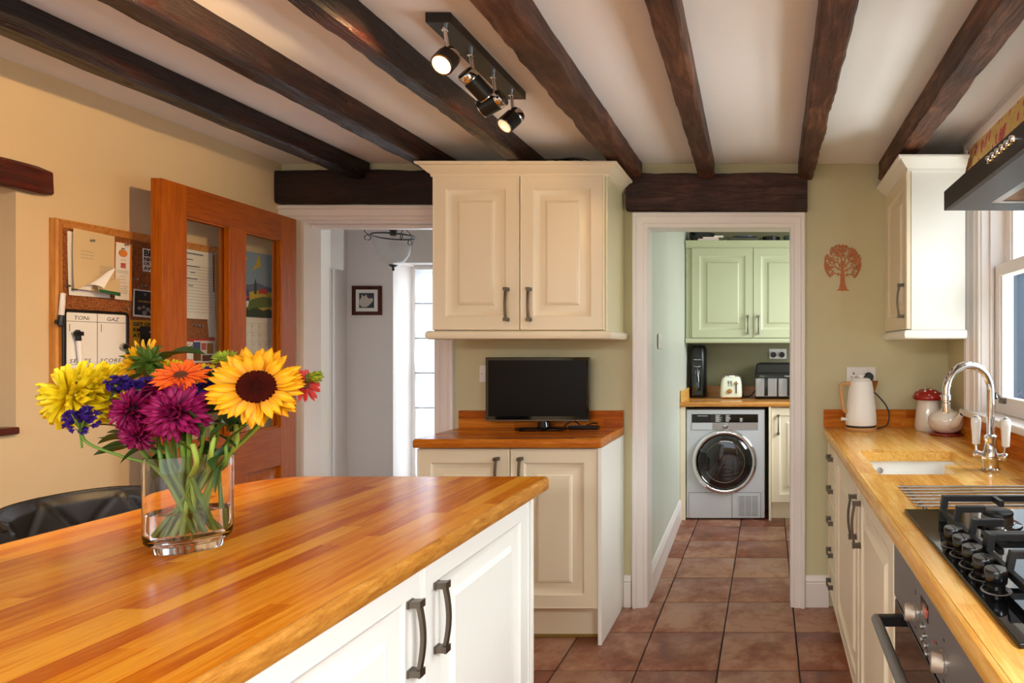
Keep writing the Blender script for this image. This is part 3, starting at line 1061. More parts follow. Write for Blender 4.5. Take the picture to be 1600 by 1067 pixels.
yb = YB - 0.0015
c = thing('wall_cabinet', 'cream two-door wall cabinet with cornice above the television', 'cabinet', (-1.13, 2.88, 1.343))
MB().box(-1.5215, -0.7385, 2.742, yb, 1.381, 2.088).build('carcass', M['cream'], c, bevel=0.001)
MB().box(-0.7385, -0.7285, 2.735, yb, 1.381, 2.088).build('end_panel', M['cream_reflected'], c)
pth = [(-1.5215, yb), (-1.5215, 2.73), (-0.7285, 2.73), (-0.7285, yb)]
moulding(c, 'cornice', pth[::-1], CORN, 2.086, M['cream'], pth)
moulding(c, 'pelmet', pth[::-1], BULL, 1.343, M['cream'], pth)
cab_door(c, -1.519, 2.720, 1.385, 0.3925, 0.700, 'ny', M['cream'], (0.340, 0.116))
cab_door(c, -1.1225, 2.720, 1.385, 0.382, 0.700, 'ny', M['cream'], (0.045, 0.116))

c = thing('base_cabinet', 'cream two-door base cabinet under the television', 'cabinet', (-1.13, 2.84, 0))
MB().box(-1.545, -0.7465, 2.662, yb, 0.155, 0.865).build('carcass', M['cream'], c)
MB().box(-0.7455, -0.7285, 2.636, yb, 0.001, 0.865).build('end_panel', M['ivory'], c, bevel=0.001)
MB().box(-1.545, -0.7465, 2.715, 2.733, 0.014, 0.154).build('plinth', M['cream'], c)
MB().box(-1.545, -0.7465, 2.712, 2.733, 0.001, 0.013).build('plinth_seal', plain('brass_strip', (150, 118, 50), 0.5), c)
cab_door(c, -1.542, 2.640, 0.158, 0.406, 0.702, 'ny', M['cream'], (0.355, 0.592))
cab_door(c, -1.132, 2.640, 0.158, 0.384, 0.702, 'ny', M['cream'], (0.048, 0.592))

ZT, TH = 0.905, 0.038
SV = 0.004


def slab_profile(y_or_x0, z0, z1):
    return [(0.03, z0), (0.004, z0), (0.0, z0 + 0.004), (0.0, z1 - 0.012), (0.0035, z1 - 0.004), (0.011, z1)]


def rect_slab(parent, x0, x1, y0, y1, rad, mat, top=ZT, th=TH, inset=0.011):
    rings = []
    for i, z in [(0.02, top - th), (0.003, top - th), (0.0, top - th + 0.004), (0.0, top - 0.010), (0.0025, top - 0.004), (inset - 0.004, top - 0.0003), (inset, top), (inset, top - SV)]:
        rings.append([(px, py, z) for px, py in rounded(x0, x1, y0, y1, rad, i)])
    return MB().loft(rings).build('slab', mat, parent, 45)


w = thing('worktop', 'dark oak block worktop carrying the television', 'worktop', (-1.14, 2.83, ZT - TH))
rect_slab(w, -1.556, -0.7285, 2.626, 3.0385, (0.012, 0.004, 0.001, 0.001), M['worktop_x'])
staves(w, -1.545, -0.7395, 2.637, 3.0275, ZT - SV, ZT, 0, 0.042, (0.22, 0.55), M['worktop_x'], seed=3)
u = thing('upstand', 'low oak upstand behind the television', 'upstand', (-1.14, 3.03, ZT))
staves(u, -1.553, -0.7285, 3.018, 3.0385, ZT + 0.0005, ZT + 0.0425, 0, 0.03, (0.25, 0.5), M['worktop_x'], seed=5)
staves(u, -1.553, -0.7285, 3.018, 3.0385, ZT + 0.043, ZT + 0.085, 0, 0.03, (0.25, 0.5), M['worktop_x'], seed=6)

# ------------------------------------------------------------------ island
c = thing('island_cabinet', 'ivory island cabinet with raised-panel doors under the large oak top', 'cabinet', (-1.0, 0.75, 0))
MB().box(-1.28, -0.733, -0.30, 1.800, 0.12, ZT - TH - 0.001).build('carcass', M['ivory'], c)
MB().box(-1.30, -0.708, 1.8005, 1.820, 0.001, ZT - TH - 0.001).build('end_panel', M['ivory'], c, bevel=0.002)
MB().box(-1.24, -0.77, -0.28, 1.800, 0.001, 0.119).build('plinth', M['ivory'], c)
for y0, wd, hx in ((1.247, 0.549, 0.045), (0.694, 0.549, 0.502), (0.141, 0.549, 0.045), (-0.298, 0.435, 0.39)):
    cab_door(c, -0.712, y0, 0.15, wd, 0.712, 'px', M['ivory'], (hx, 0.575))

w = thing('island_worktop', 'large glossy oak block island top holding the flowers', 'worktop', (-1.12, 0.75, ZT - TH))
IR = (0.01, 0.01, 0.02, 0.15)
rect_slab(w, -1.56, -0.676, -0.35, 1.872, IR, M['end_grain'])
conv = rounded(-1.56, -0.676, -0.35, 1.872, IR, 0.0113)
staves(w, -1.549, -0.687, -0.339, 1.861, ZT - SV, ZT, 1, 0.043, (0.35, 0.95), M['worktop_y'], conv=conv, seed=11)

# ------------------------------------------------------------------ right hand run
FX = 0.300
c = thing('drawer_unit', 'cream five-drawer base unit in the far right corner', 'drawers', (0.58, 2.84, 0))
MB().box(FX + 0.022, 0.889, 2.662, 3.018, 0.12, ZT - TH - 0.001).build('carcass', M['cream'], c)
MB().box(FX + 0.06, 0.889, 2.662, 3.018, 0.001, 0.119).build('plinth', M['cream'], c)
for i in range(5):
    cab_door(c, FX, 3.016, 0.712 - 0.1485 * i, 0.352, 0.1455, 'nx', M['cream'], (0.176, 0.073), 'drawer', DRAWER_RINGS, True, HANDLE_SMALL)
c = thing('sink_cabinet', 'cream two-door base cabinet below the sink', 'cabinet', (0.58, 2.04, 0))
MB().box(FX + 0.022, 0.889, 1.437, 2.660, 0.12, 0.64).box(FX + 0.022, FX + 0.04, 1.437, 2.660, 0.64, ZT - TH - 0.001).box(0.86, 0.889, 1.437, 2.660, 0.64, ZT - TH - 0.001).build('carcass', M['cream'], c)
MB().box(FX + 0.06, 0.889, 1.437, 2.660, 0.001, 0.119).build('plinth', M['cream'], c)
cab_door(c, FX, 2.659, 0.118, 0.652, 0.742, 'nx', M['cream'], (0.607, 0.610))
cab_door(c, FX, 2.004, 0.118, 0.566, 0.742, 'nx', M['cream'], (0.045, 0.610))
c = thing('end_cabinet', 'cream base cabinet beyond the oven, nearest the viewpoint', 'cabinet', (0.58, 0.1, 0))
MB().box(FX + 0.022, 0.889, -0.60, 0.826, 0.12, ZT - TH - 0.001).build('carcass', M['cream'], c)
MB().box(FX + 0.06, 0.889, -0.60, 0.826, 0.001, 0.119).build('plinth', M['cream'], c)
for i in range(2):
    cab_door(c, FX, 0.824 - 0.71 * i, 0.118, 0.706, 0.742, 'nx', M['cream'], (0.05 + 0.606 * (1 - i), 0.610))

# worktop with sink cut-out
WX0, WX1, WY_0, WY_1 = 0.278, 0.889, -0.62, 3.0185
HOLES = [(0.355, 0.705, 2.045, 2.32), (0.350, 0.600, 1.894, 2.0455)]
w = thing('sink_worktop', 'long oak block worktop with the sink cut-out and hob', 'worktop', (0.58, 1.2, ZT - TH))
mb = MB()
prof = [(0.30, ZT - TH), (0.003, ZT - TH), (0.0, ZT - TH + 0.004), (0.0, ZT - 0.010), (0.003, ZT - 0.003), (0.010, ZT), (0.0105, ZT - SV)]
fr = [(WX0 + (i if i < 0.29 else 0.04), z) for i, z in prof] + [(WX0 + 0.04, ZT - SV)]
mb.loft([[(x, y, z) for x, z in fr] for y in (WY_0, WY_1)])
rs = [(WX0 + 0.04, WX1, WY_0, WY_1)]
for h in HOLES: rs = cut_rect(rs, h)
for x0, x1, y0, y1 in rs: mb.box(x0, x1, y0, y1, ZT - TH, ZT - SV)
mb.build('slab', M['pale_worktop_y'], w, 40)
staves(w, WX0 + 0.011, WX1, WY_0, WY_1, ZT - SV, ZT, 1, 0.041, (0.28, 0.7), M['pale_worktop_y'], holes=HOLES, seed=21)
u = thing('upstand', 'low oak upstand on the sage wall behind the kettle', 'upstand', (0.58, 3.03, ZT))
staves(u, 0.280, 0.889, 3.019, 3.0385, ZT + 0.0005, ZT + 0.045, 0, 0.03, (0.25, 0.5), M['worktop_x'], seed=25)
staves(u, 0.280, 0.889, 3.019, 3.0385, ZT + 0.0455, ZT + 0.090, 0, 0.03, (0.25, 0.5), M['worktop_x'], seed=26)
u = thing('upstand', 'low oak upstand under the window sill', 'upstand', (0.90, 1.3, ZT))
staves(u, 0.8895, 0.9085, -0.6, 3.018, ZT - 0.03, ZT + 0.045, 1, 0.03, (0.4, 0.8), M['worktop_y'], seed=27)
staves(u, 0.8895, 0.9085, -0.6, 3.018, ZT + 0.0455, ZT + 0.090, 1, 0.03, (0.4, 0.8), M['worktop_y'], seed=28)

# sink basin (inset below the worktop)
s = thing('sink', 'white ceramic sink set below the oak worktop', 'sink', (0.53, 2.1, 0.66))
zr = ZT - TH - 0.0015
rings = []
for (ins, z) in ((-0.022, zr - 0.012), (-0.022, zr), (-0.004, zr), (0.0, zr - 0.006), (0.004, zr - 0.12), (0.03, zr - 0.172), (0.08, zr - 0.178)):
    rings.append([(px, py, z) for px, py in rounded(0.345, 0.712, 1.887, 2.327, (0.04,) * 4, ins, 5)])
outr = [[(px, py, z) for px, py in rounded(0.345, 0.712, 1.887, 2.327, (0.04,) * 4, i, 5)] for i, z in ((-0.012, zr - 0.012), (-0.010, zr - 0.14), (0.03, zr - 0.190))]
MB().loft(outr[::-1] + rings, True, True).build('basin', M['ceramic'], s, 50)
MB().lathe([(0.0, 0), (0.03, 0), (0.034, 0.002), (0.02, 0.003), (0.0, 0.002)], (0.53, 2.1, zr - 0.1778), 20).build('drain', M['chrome'], s, 40)
MB().lathe([(0.004, 0.0), (0.012, 0.001), (0.013, 0.003), (0.006, 0.004)], (0, 0, 0), 14, mat=FACE_NY).xf(T((0.43, 2.319, zr - 0.035))).build('overflow', M['chrome'], s, 40)

# tap
t = thing('kitchen_tap', 'chrome swan-neck kitchen tap with white lever handles', 'tap', (0.723, 1.954, ZT))
MB().lathe([(0.030, 0.0), (0.031, 0.006), (0.026, 0.010), (0.025, 0.030), (0.029, 0.038), (0.029, 0.052), (0.022, 0.070), (0.018, 0.095), (0.021, 0.102), (0.021, 0.112), (0.014, 0.118)], (0.723, 1.954, ZT), 24).build('tap_body', M['chrome'], t, 40)
pts = [(0.723, 1.954, ZT + 0.105), (0.723, 1.954, 1.165)]
sx, sy = -0.158, -0.045
for k in range(1, 17):
    a = math.pi * k / 16 * 0.97
    q = (1 - math.cos(a)) / 2
    pts.append((0.723 + sx * q, 1.954 + sy * q, 1.165 + 0.083 * math.sin(a)))
pts.append((0.723 + sx, 1.954 + sy, 1.148))
MB().tube(pts, 0.0125, 16).build('spout', M['chrome'], t, 60)
ex, ey = 0.723 + sx, 1.954 + sy
MB().lathe([(0.013, 0.03), (0.0155, 0.028), (0.0155, 0.012), (0.011, 0.010), (0.011, 0.004), (0.0135, 0.002), (0.0135, -0.026), (0.010, -0.030), (0.008, -0.020)], (ex, ey, 1.126), 18).build('aerator', M['chrome'], t, 40)
for sg, nm in ((-1, 'lever'), (1, 'lever')):
    d = Vector((sg * 0.80, -sg * 0.60, 0))
    p0 = Vector((0.723, 1.954, ZT + 0.045))
    a = p0 + d * 0.024
    b = p0 + d * 0.044 + Vector((0, 0, 0.004))
    L = MB().tube([a, b], [0.011, 0.013], 14)
    L.lathe([(0.0, -0.014), (0.010, -0.010), (0.014, 0), (0.010, 0.010), (0, 0.014)], b, 14)
    L.tube([b + Vector((0, 0, 0.006)), b + Vector((0, 0, 0.03)) + d * 0.003], [0.006, 0.005], 10)
    lv = L.build(nm, M['chrome'], t, 50)
    top = b + Vector((0, 0, 0.03)) + d * 0.003
    MB().lathe([(0.006, 0), (0.0125, 0.004), (0.014, 0.040), (0.0165, 0.070), (0.0165, 0.086), (0.012, 0.092)], top, 16).build('porcelain_grip', M['ceramic'], lv, 40)
    MB().lathe([(0.007, 0), (0.011, 0.002), (0.006, 0.006), (0, 0.007)], top + Vector((0, 0, 0.0915)), 14).build('grip_cap', M['chrome'], lv, 40)

# trivet rods let into the worktop
t = thing('worktop_trivet', 'row of steel pan-rest rods on the oak worktop between sink and hob', 'trivet', (0.6, 1.58, ZT))
for i in range(7):
    y = 1.683 - 0.0343 * i
    MB().tube([(0.363, y, ZT + 0.0095), (0.840, y, ZT + 0.0095)], 0.0032, 10).build('rod', M['steel'], t, 60)
    fe = MB()
    for x in (0.385, 0.815):
        fe.tube([(x, y, ZT + 0.0003), (x, y, ZT + 0.0075)], [0.007, 0.0045], 10)
    fe.build('foot', M['pewter'], t, 60)

# ------------------------------------------------------------------ right wall cabinet
c = thing('wall_cabinet', 'cream single-door wall cabinet in the right hand corner by the window', 'cabinet', (0.72, 2.81, 1.343))
MB().box(0.614, 0.846, 2.578, yb, 1.381, 2.068).build('carcass', M['ivory'], c, bevel=0.0015)
MB().box(0.846, 0.905, 2.74, yb, 1.345, 2.10).build('filler', M['cream'], c)
pth = [(0.603, yb), (0.603, 2.578), (0.846, 2.578)]
moulding(c, 'cornice', pth[::-1], CORN, 2.066, M['ivory'], [(0.603, yb), (0.603, 2.578), (0.846, 2.578), (0.846, yb)])
moulding(c, 'pelmet', pth[::-1], BULL, 1.343, M['ivory'], [(0.603, yb), (0.603, 2.578), (0.846, 2.578), (0.846, yb)])
cab_door(c, 0.592, 3.034, 1.385, 0.454, 0.680, 'nx', M['cream'], (0.405, 0.125))

# ------------------------------------------------------------------ cooker hood, fabric blind above the window
h = thing('cooker_hood', 'dark cooker hood with grey underside above the hob', 'cooker hood', (0.66, 1.15, 1.633))
HY0, HY1, HX0, HZ0 = 0.85, 1.45, 0.424, 1.633
MB().box(HX0, HX0 + 0.012, HY0, HY1, HZ0, HZ0 + 0.046).build('front_panel', M['hood_black'], h, bevel=0.001)
mb = MB().box(HX0 + 0.012, 0.906, HY0, HY1, HZ0 + 0.004, HZ0 + 0.046)
mb.build('canopy', M['hood_black'], h, bevel=0.001)
mb = MB()
fx0, fx1, fy0, fy1 = HX0 + 0.085, 0.84, HY0 + 0.07, HY1 - 0.07
for x0, x1, y0, y1 in cut_rect([(HX0 + 0.012, 0.906, HY0 + 0.001, HY1 - 0.001)], (fx0, fx1, fy0, fy1)):
    mb.box(x0, x1, y0, y1, HZ0, HZ0 + 0.004)
mb.build('underside', M['hood_steel'], h)
fm = (fy0 + fy1) / 2
for a, b in ((fy0, fm - 0.01), (fm + 0.01, fy1)):
    ff = MB()
    for x0, x1, y0, y1 in cut_rect([(fx0, fx1, a, b)], (fx0 + 0.02, fx1 - 0.02, a + 0.02, b - 0.02)):
        ff.box(x0, x1, y0, y1, HZ0 + 0.0005, HZ0 + 0.004)
    f = ff.build('filter_frame', M['steel'], h)
    g = MB()
    n = 22
    for i in range(n):
        y0 = a + 0.02 + (b - a - 0.04) * i / n
        g.box(fx0 + 0.02, fx1 - 0.02, y0, y0 + (b - a - 0.04) / n * 0.6, HZ0 + 0.002, HZ0 + 0.004)
    tag(g.build('filter_mesh', M['brass'], f), kind='stuff')
for i in range(6):
    y = 1.142 - 0.022 * i
    MB().lathe([(0.0075, 0), (0.0075, 0.008), (0.006, 0.010), (0, 0.0105)], (0, 0, 0), 14, mat=FACE_NX).xf(T((HX0, y, HZ0 + 0.026))).build('button', M['chrome'], h, 40)
MB().box(0.62, 0.88, 1.03, 1.27, HZ0 + 0.046, 2.14).build('chimney', M['hood_black'], h, bevel=0.002)

b = thing('fabric_blind', 'raised red and yellow paisley fabric blind above the sash window', 'blind', (0.86, 2.05, 2.02))
rings = []
ny = 60
for q, (dx, z) in enumerate(((0.016, 2.186), (0.010, 2.16), (0.004, 2.12), (0.0, 2.085), (0.003, 2.060), (0.014, 2.046), (0.020, 2.060))):
    rings.append([(0.866 + dx + (0.004 * math.sin(i * 0.55 + q * 0.5)) * (q / 5), 1.46 + (2.672 - 1.46) * i / ny, z) for i in range(ny + 1)])
MB().loft(rings, False, False, closed=False).build('fabric', M['paisley'], b, 70)
MB().box(0.884, 0.908, 1.45, 2.68, 2.170, 2.196).build('batten', M['gloss_white'], b, bevel=0.002)
struct(MB().sweep([(XR, 1.2), (XR, 2.735)], [(0, ZC - 0.034), (0.010, ZC - 0.034), (0.014, ZC - 0.026), (0.024, ZC - 0.016), (0.028, ZC - 0.008), (0.032, ZC - 0.001), (0, ZC - 0.001)]).build('trim_cornice', M['gloss_white'], None, 40), 'narrow painted moulding between ceiling and fabric blind', 'moulding')

# ------------------------------------------------------------------ oven under the hob
o = thing('oven', 'built-in grey steel oven with two knobs and a bar handle', 'oven', (0.58, 1.13, 0.12))
OY0, OY1 = 0.83, 1.432
MB().box(FX + 0.024, 0.86, OY0 + 0.004, OY1 - 0.004, 0.12, ZT - TH - 0.002).build('body', M['black'], o)
pan = MB().box(FX, FX + 0.023, OY0, OY1, 0.716, ZT - TH - 0.003).build('control_panel', M['oven_steel'], o, bevel=0.002)
dg = MB().box(FX + 0.002, FX + 0.023, OY0, OY1, 0.125, 0.706).build('oven_door', M['black_gloss'], o, bevel=0.002)
hd = MB().tube([(0.247, OY1 - 0.058, 0.684), (0.247, OY0 + 0.058, 0.684)], 0.0115, 14)
hd.build('bar_handle', M['oven_steel'], dg, 50)
for y in (OY1 - 0.066, OY0 + 0.066):
    MB().box(0.250, FX + 0.003, y - 0.008, y + 0.008, 0.672, 0.696).build('handle_bracket', M['black'], dg, bevel=0.002)
for y in (1.222, 1.026):
    k = MB().lathe([(0.020, 0), (0.020, 0.003), (0.017, 0.004), (0.017, 0.006)], (0, 0, 0), 24, mat=FACE_NX)
    rr = []
    for x, a, bb in ((0.006, 0.0185, 0.0185), (0.012, 0.0185, 0.013), (0.020, 0.0185, 0.0085), (0.023, 0.016, 0.006)):
        rr.append([(bb * math.cos(th), a * math.sin(th), x) for th in [2 * math.pi * q / 20 for q in range(20)]])
    rr = [[FACE_NX @ Vector(p) for p in r] for r in rr]
    k.loft(rr)
    k.xf(T((FX, y, 0.766))).build('knob', M['knob_steel'], pan, 50)
dp = MB().box(FX - 0.0015, FX, 1.126, 1.178, 0.786, 0.818).build('display', M['black_gloss'], pan)
text('1:17', 0.022, T((FX - 0.0017, 1.160, 0.794)) @ FACE_NX, pan, M['digits'], 'clock_digits')
for y, z in ((1.163, 0.764), (1.150, 0.752), (1.163, 0.740), (1.137, 0.740), (1.129, 0.716 + 0.012)):
    MB().lathe([(0.006, 0), (0.006, 0.004), (0.004, 0.006), (0, 0.0065)], (0, 0, 0), 14, mat=FACE_NX).xf(T((FX, y, z))).build('button', M['steel'], pan, 40)
mk = MB()
for y, z in ((1.222, 0.802), (1.222, 0.808), (1.222, 0.733), (1.026, 0.802), (1.026, 0.733), (1.07, 0.775)):
    mk.box(FX - 0.0006, FX, y - 0.004, y + 0.004, z, z + 0.002)
tag(mk.build('printed_mark', M['ink'], pan), kind='stuff')
MB().lathe([(0.003, 0), (0.002, 0.002)], (0, 0, 0), 10, mat=FACE_NX).xf(T((FX, 1.085, 0.772))).build('indicator_light', M['red_print'], pan)

# gas hob
hob = thing('gas_hob', 'black glass gas hob with five knobs and cast-iron pan supports', 'hob', (0.59, 1.12, ZT))
HB0, HB1, HBX0, HBX1 = 0.790, 1.456, 0.330, 0.850
MB().box(HBX0, HBX1, HB0, HB1, ZT + 0.0003, ZT + 0.008).build('glass_top', M['hob_glass'], hob, bevel=0.002)
zg = ZT + 0.008
for i in range(5):
    y = 1.187 - 0.0555 * i
    kb = MB().lathe([(0.020, 0), (0.021, 0.002), (0.014, 0.004), (0.014, 0.010), (0.0175, 0.014), (0.019, 0.032), (0.0175, 0.035), (0, 0.0355)], (0.366, y, zg), 24)
    kb.box(0.3655, 0.3665, y - 0.016, y + 0.016, zg + 0.0354, zg + 0.0364)
    kk = kb.build('knob', M['knob_black'], hob, 40)
    MB().lathe([(0.024, 0.0002), (0.0246, 0.0004)], (0.366, y, zg), 24).build('knob_ring', M['grey_ink'], hob)
for bx, by, r in ((0.505, 1.325, 0.034), (0.72, 1.325, 0.044), (0.60, 1.12, 0.055), (0.505, 0.91, 0.044), (0.72, 0.91, 0.034)):
    bu = MB().lathe([(r * 1.55, 0), (r * 1.5, 0.004), (r * 1.1, 0.006), (r * 1.08, 0.007)], (bx, by, zg), 28).build('burner_base', M['black_gloss'], hob, 40)
    MB().lathe([(r * 0.98, 0.006), (r, 0.009), (r * 0.96, 0.022), (r * 0.9, 0.023)], (bx, by, zg), 28).build('burner_ring', M['steel'], bu, 40)
    MB().lathe([(r * 0.92, 0.0225), (r, 0.025), (r * 0.98, 0.030), (r * 0.85, 0.032), (0, 0.032)], (bx, by, zg), 28).build('burner_cap', M['iron'], bu, 40)
    MB().tube([(bx - r * 1.15, by, zg + 0.004), (bx - r * 1.15, by, zg + 0.026)], 0.003, 8).build('igniter', M['ceramic'], bu, 40)


def bar(mb, a, b, w=0.0055, hgt=0.0065):
    a, b = Vector(a), Vector(b)
    d = (b - a).normalized()
    s = d.cross(Vector((0, 0, 1)))
    s = s.normalized() if s.length > 1e-3 else Vector((1, 0, 0))
    u = s.cross(d)
    mb.loft([[p + s * w + u * hgt, p - s * w + u * hgt, p - s * w * 1.0 - u * hgt, p + s * w - u * hgt] for p in (a, b)])


zb, zt2 = zg + 0.024, zg + 0.052
for (y0, y1) in ((1.083, 1.349), (0.806, 1.072)):
    g = MB()
    xs0, xs1 = 0.392, 0.815
    for x in (xs0, xs1):
        bar(g, (x, y0, zb), (x, y1, zb))
    for y in (y0, y1):
        bar(g, (xs0 + 0.004, y, zt2), (xs1 - 0.004, y, zt2))
        for x, dx in ((xs0, 0.006), (xs1, -0.006)):
            bar(g, (x, y, zb - 0.004), (x + dx, y, zt2 + 0.006), 0.007, 0.007)
            bar(g, (x, y, zg), (x, y, zb), 0.008, 0.008)
    for fy in (0.30, 0.66):
        y = y0 + (y1 - y0) * fy
        for x, sg in ((xs0, 1), (xs1, -1)):
            bar(g, (x, y, zb - 0.004), (x + sg * 0.008, y, zt2 + 0.006), 0.006, 0.006)
            bar(g, (x + sg * 0.002, y, zt2), (x + sg * 0.062, y, zt2))
    for x in (0.505, 0.60, 0.72):
        bar(g, (x, y1, zt2), (x, y1 - 0.05, zt2))
        bar(g, (x, y0, zt2), (x, y0 + 0.05, zt2))
    g.build('pan_support', M['iron'], hob, bevel=0.0012, seg=1)

# ------------------------------------------------------------------ ceiling spotlight bar
s = thing('spotlight_bar', 'black ceiling spotlight bar with four swivel heads between two beams', 'spotlight', (-0.915, 1.93, 2.20))
MB().box(-0.951, -0.880, 1.668, 2.187, 2.2055, ZC - 0.001).build('mounting_plate', M['lamp_black'], s, bevel=0.002)
HEADS = []
for y, aim, lit in ((1.690, (0.08, -0.75, -0.70), True), (1.835, (0.42, 0.55, -0.50), False), (1.985, (-0.85, 0.10, -0.42), False), (2.125, (-0.30, -0.55, -0.70), False)):
    top = Vector((-0.908, y, 2.2055))
    piv = top + Vector((0.008, 0, -0.062))
    st = MB().tube([top, piv], 0.0055, 10)
    st.tube([top, top + Vector((0, 0, -0.012))], 0.009, 10)
    d = Vector(aim).normalized()
    q = d.to_track_quat('Z', 'Y').to_matrix().to_4x4()
    ct = piv + d * 0.012 + Vector((0, 0, -0.028))
    hd = MB().lathe([(0.004, -0.046), (0.022, -0.046), (0.0255, -0.042), (0.0255, -0.018), (0.0285, -0.016), (0.0285, 0.040), (0.0265, 0.041), (0.0262, 0.030)], (0, 0, 0), 28, cap=False).xf(T(ct) @ q).build('lamp_head', M['lamp_black'], s, 35)
    MB().lathe([(0.0262, -0.040), (0.0272, -0.038), (0.0272, -0.020), (0.0262, -0.018)], (0, 0, 0), 28).xf(T(ct) @ q).build('chrome_collar', M['chrome'], hd, 35)
    MB().lathe([(0.0262, 0.034), (0.020, 0.031), (0.012, 0.029), (0.0, 0.028)], (0, 0, 0), 28, cap=False).xf(T(ct) @ q).build('bulb', M['bulb_on' if lit else 'bulb_dim'], hd, 35)
    MB().lathe([(0.0275, 0.0405), (0.0275, 0.043), (0.0235, 0.043), (0.0235, 0.036)], (0, 0, 0), 28, cap=False).xf(T(ct) @ q).build('rim', M['chrome'], hd, 35)
    st.tube([piv, ct - d * 0.03], 0.005, 8)
    st.build('stem', M['chrome'], s, 50)
    HEADS.append((ct, d))
for (ct, d), pw, an, tgt in zip(HEADS, (80, 3, 5, 3), (108, 100, 112, 100), ((-2.46, 1.60, 1.45), None, (-1.42, 2.72, 1.80), None)):
    p = ct + d * 0.055
    spot('spotlight_beam', p, tgt or (p + d), pw, an, 0.6, WARM, 0.022)

# ------------------------------------------------------------------ television, remote, switch
t = thing('television', 'small black flat-screen television on the dresser worktop', 'television', (-1.085, 2.95, ZT))
TX0, TX1, TZ0, TZ1, TY = -1.384, -0.876, 0.950, 1.259, 2.945
hs = MB()
hs.box(TX0, TX1, TY, TY + 0.03, TZ0, TZ1)
hs.box(TX0 + 0.06, TX1 - 0.06, TY + 0.03, TY + 0.05, TZ0 + 0.03, TZ1 - 0.05)
hs.build('housing', M['black_gloss'], t, bevel=0.003)
MB().box(TX0 + 0.015, TX1 - 0.015, TY - 0.0012, TY + 0.001, TZ0 + 0.020, TZ1 - 0.015).build('screen', M['screen'], t)
MB().box(TX0, TX1, TY - 0.002, TY + 0.012, TZ0 - 0.003, TZ0 + 0.003).build('trim_strip', M['pewter'], t)
MB().tube([(-1.105, TY + 0.022, ZT + 0.012), (-1.105, TY + 0.022, TZ0 + 0.005)], [0.032, 0.022], 16).build('neck', M['black_gloss'], t, 40)
MB().loft([[(px, py, z) for px, py in rounded(-1.228 + i, -0.985 - i, 2.888 + i, 3.010 - i, (0.03,) * 4, 0, 5)] for i, z in ((0.002, ZT + 0.0005), (0, ZT + 0.004), (0.004, ZT + 0.011), (0.02, ZT + 0.013))]).build('stand', M['black_gloss'], t, 40)
cb = []
for k in range(24):
    a = k / 23
    cb.append((-1.02 + 0.17 * a, TY + 0.045 + 0.012 * math.sin(a * 9), ZT + 0.006 + 0.036 * abs(math.sin(a * math.pi * 1.6)) * (1 - a * 0.5)))
MB().tube(cb, 0.003, 8).build('power_lead', M['black'], t, 60)
r = thing('remote_control', 'slim black remote control beside the television stand', 'remote control', (-0.90, 2.97, ZT))
rm = T((-0.905, 2.955, ZT + 0.0005)) @ Matrix.Rotation(R(3), 4, 'Z')
MB().loft([[(px, py, z) for px, py in rounded(-0.075, 0.075, -0.021, 0.021, (0.012,) * 4, i, 4)] for i, z in ((0.003, 0), (0, 0.004), (0, 0.013), (0.004, 0.017))]).xf(rm).build('case', M['black'], r, 40)
kb = MB()
for i in range(9):
    for jj in range(3):
        kb.lathe([(0.0042, 0.0165), (0.0038, 0.019), (0, 0.0192)], (-0.06 + i * 0.014, -0.012 + jj * 0.012, 0), 8)
tag(kb.xf(rm).build('key', M['black_gloss'], r, 40), kind='stuff')


def wall_plate(name, label, x, z, w, h, y=YB, double=False, kind='socket'):
    p = thing(name, label, kind, (x, y - 0.004, z - h / 2))
    MB().box(x - w / 2, x + w / 2, y - 0.0095, y - 0.0005, z - h / 2, z + h / 2).build('face_plate', M['white_plastic'], p, bevel=0.003)
    return p


p = wall_plate('wall_switch', 'white fused switch plate partly behind the television', -1.412, 1.174, 0.086, 0.086, kind='switch')
MB().box(-1.402, -1.382, YB - 0.0125, YB - 0.009, 1.162, 1.186).build('rocker', M['white_plastic'], p, bevel=0.001)
MB().lathe([(0.003, 0), (0.0025, 0.0008)], (0, 0, 0), 10, mat=FACE_NY).xf(T((-1.443, YB - 0.0095, 1.174))).build('screw', M['pewter'], p)


def uk_socket(p, cx, z, y, plug):
    hl = MB()
    hl.box(cx - 0.004, cx + 0.004, y - 0.0101, y - 0.0092, z + 0.012, z + 0.020)
    hl.box(cx - 0.014, cx - 0.007, y - 0.0101, y - 0.0092, z - 0.004, z + 0.0)
    hl.box(cx + 0.007, cx + 0.014, y - 0.0101, y - 0.0092, z - 0.004, z + 0.0)
    hl.build('pin_slot', M['ink'], p)
    MB().box(cx - 0.006, cx + 0.006, y - 0.013, y - 0.009, z + 0.024, z + 0.038).build('rocker', M['white_plastic'], p, bevel=0.001)


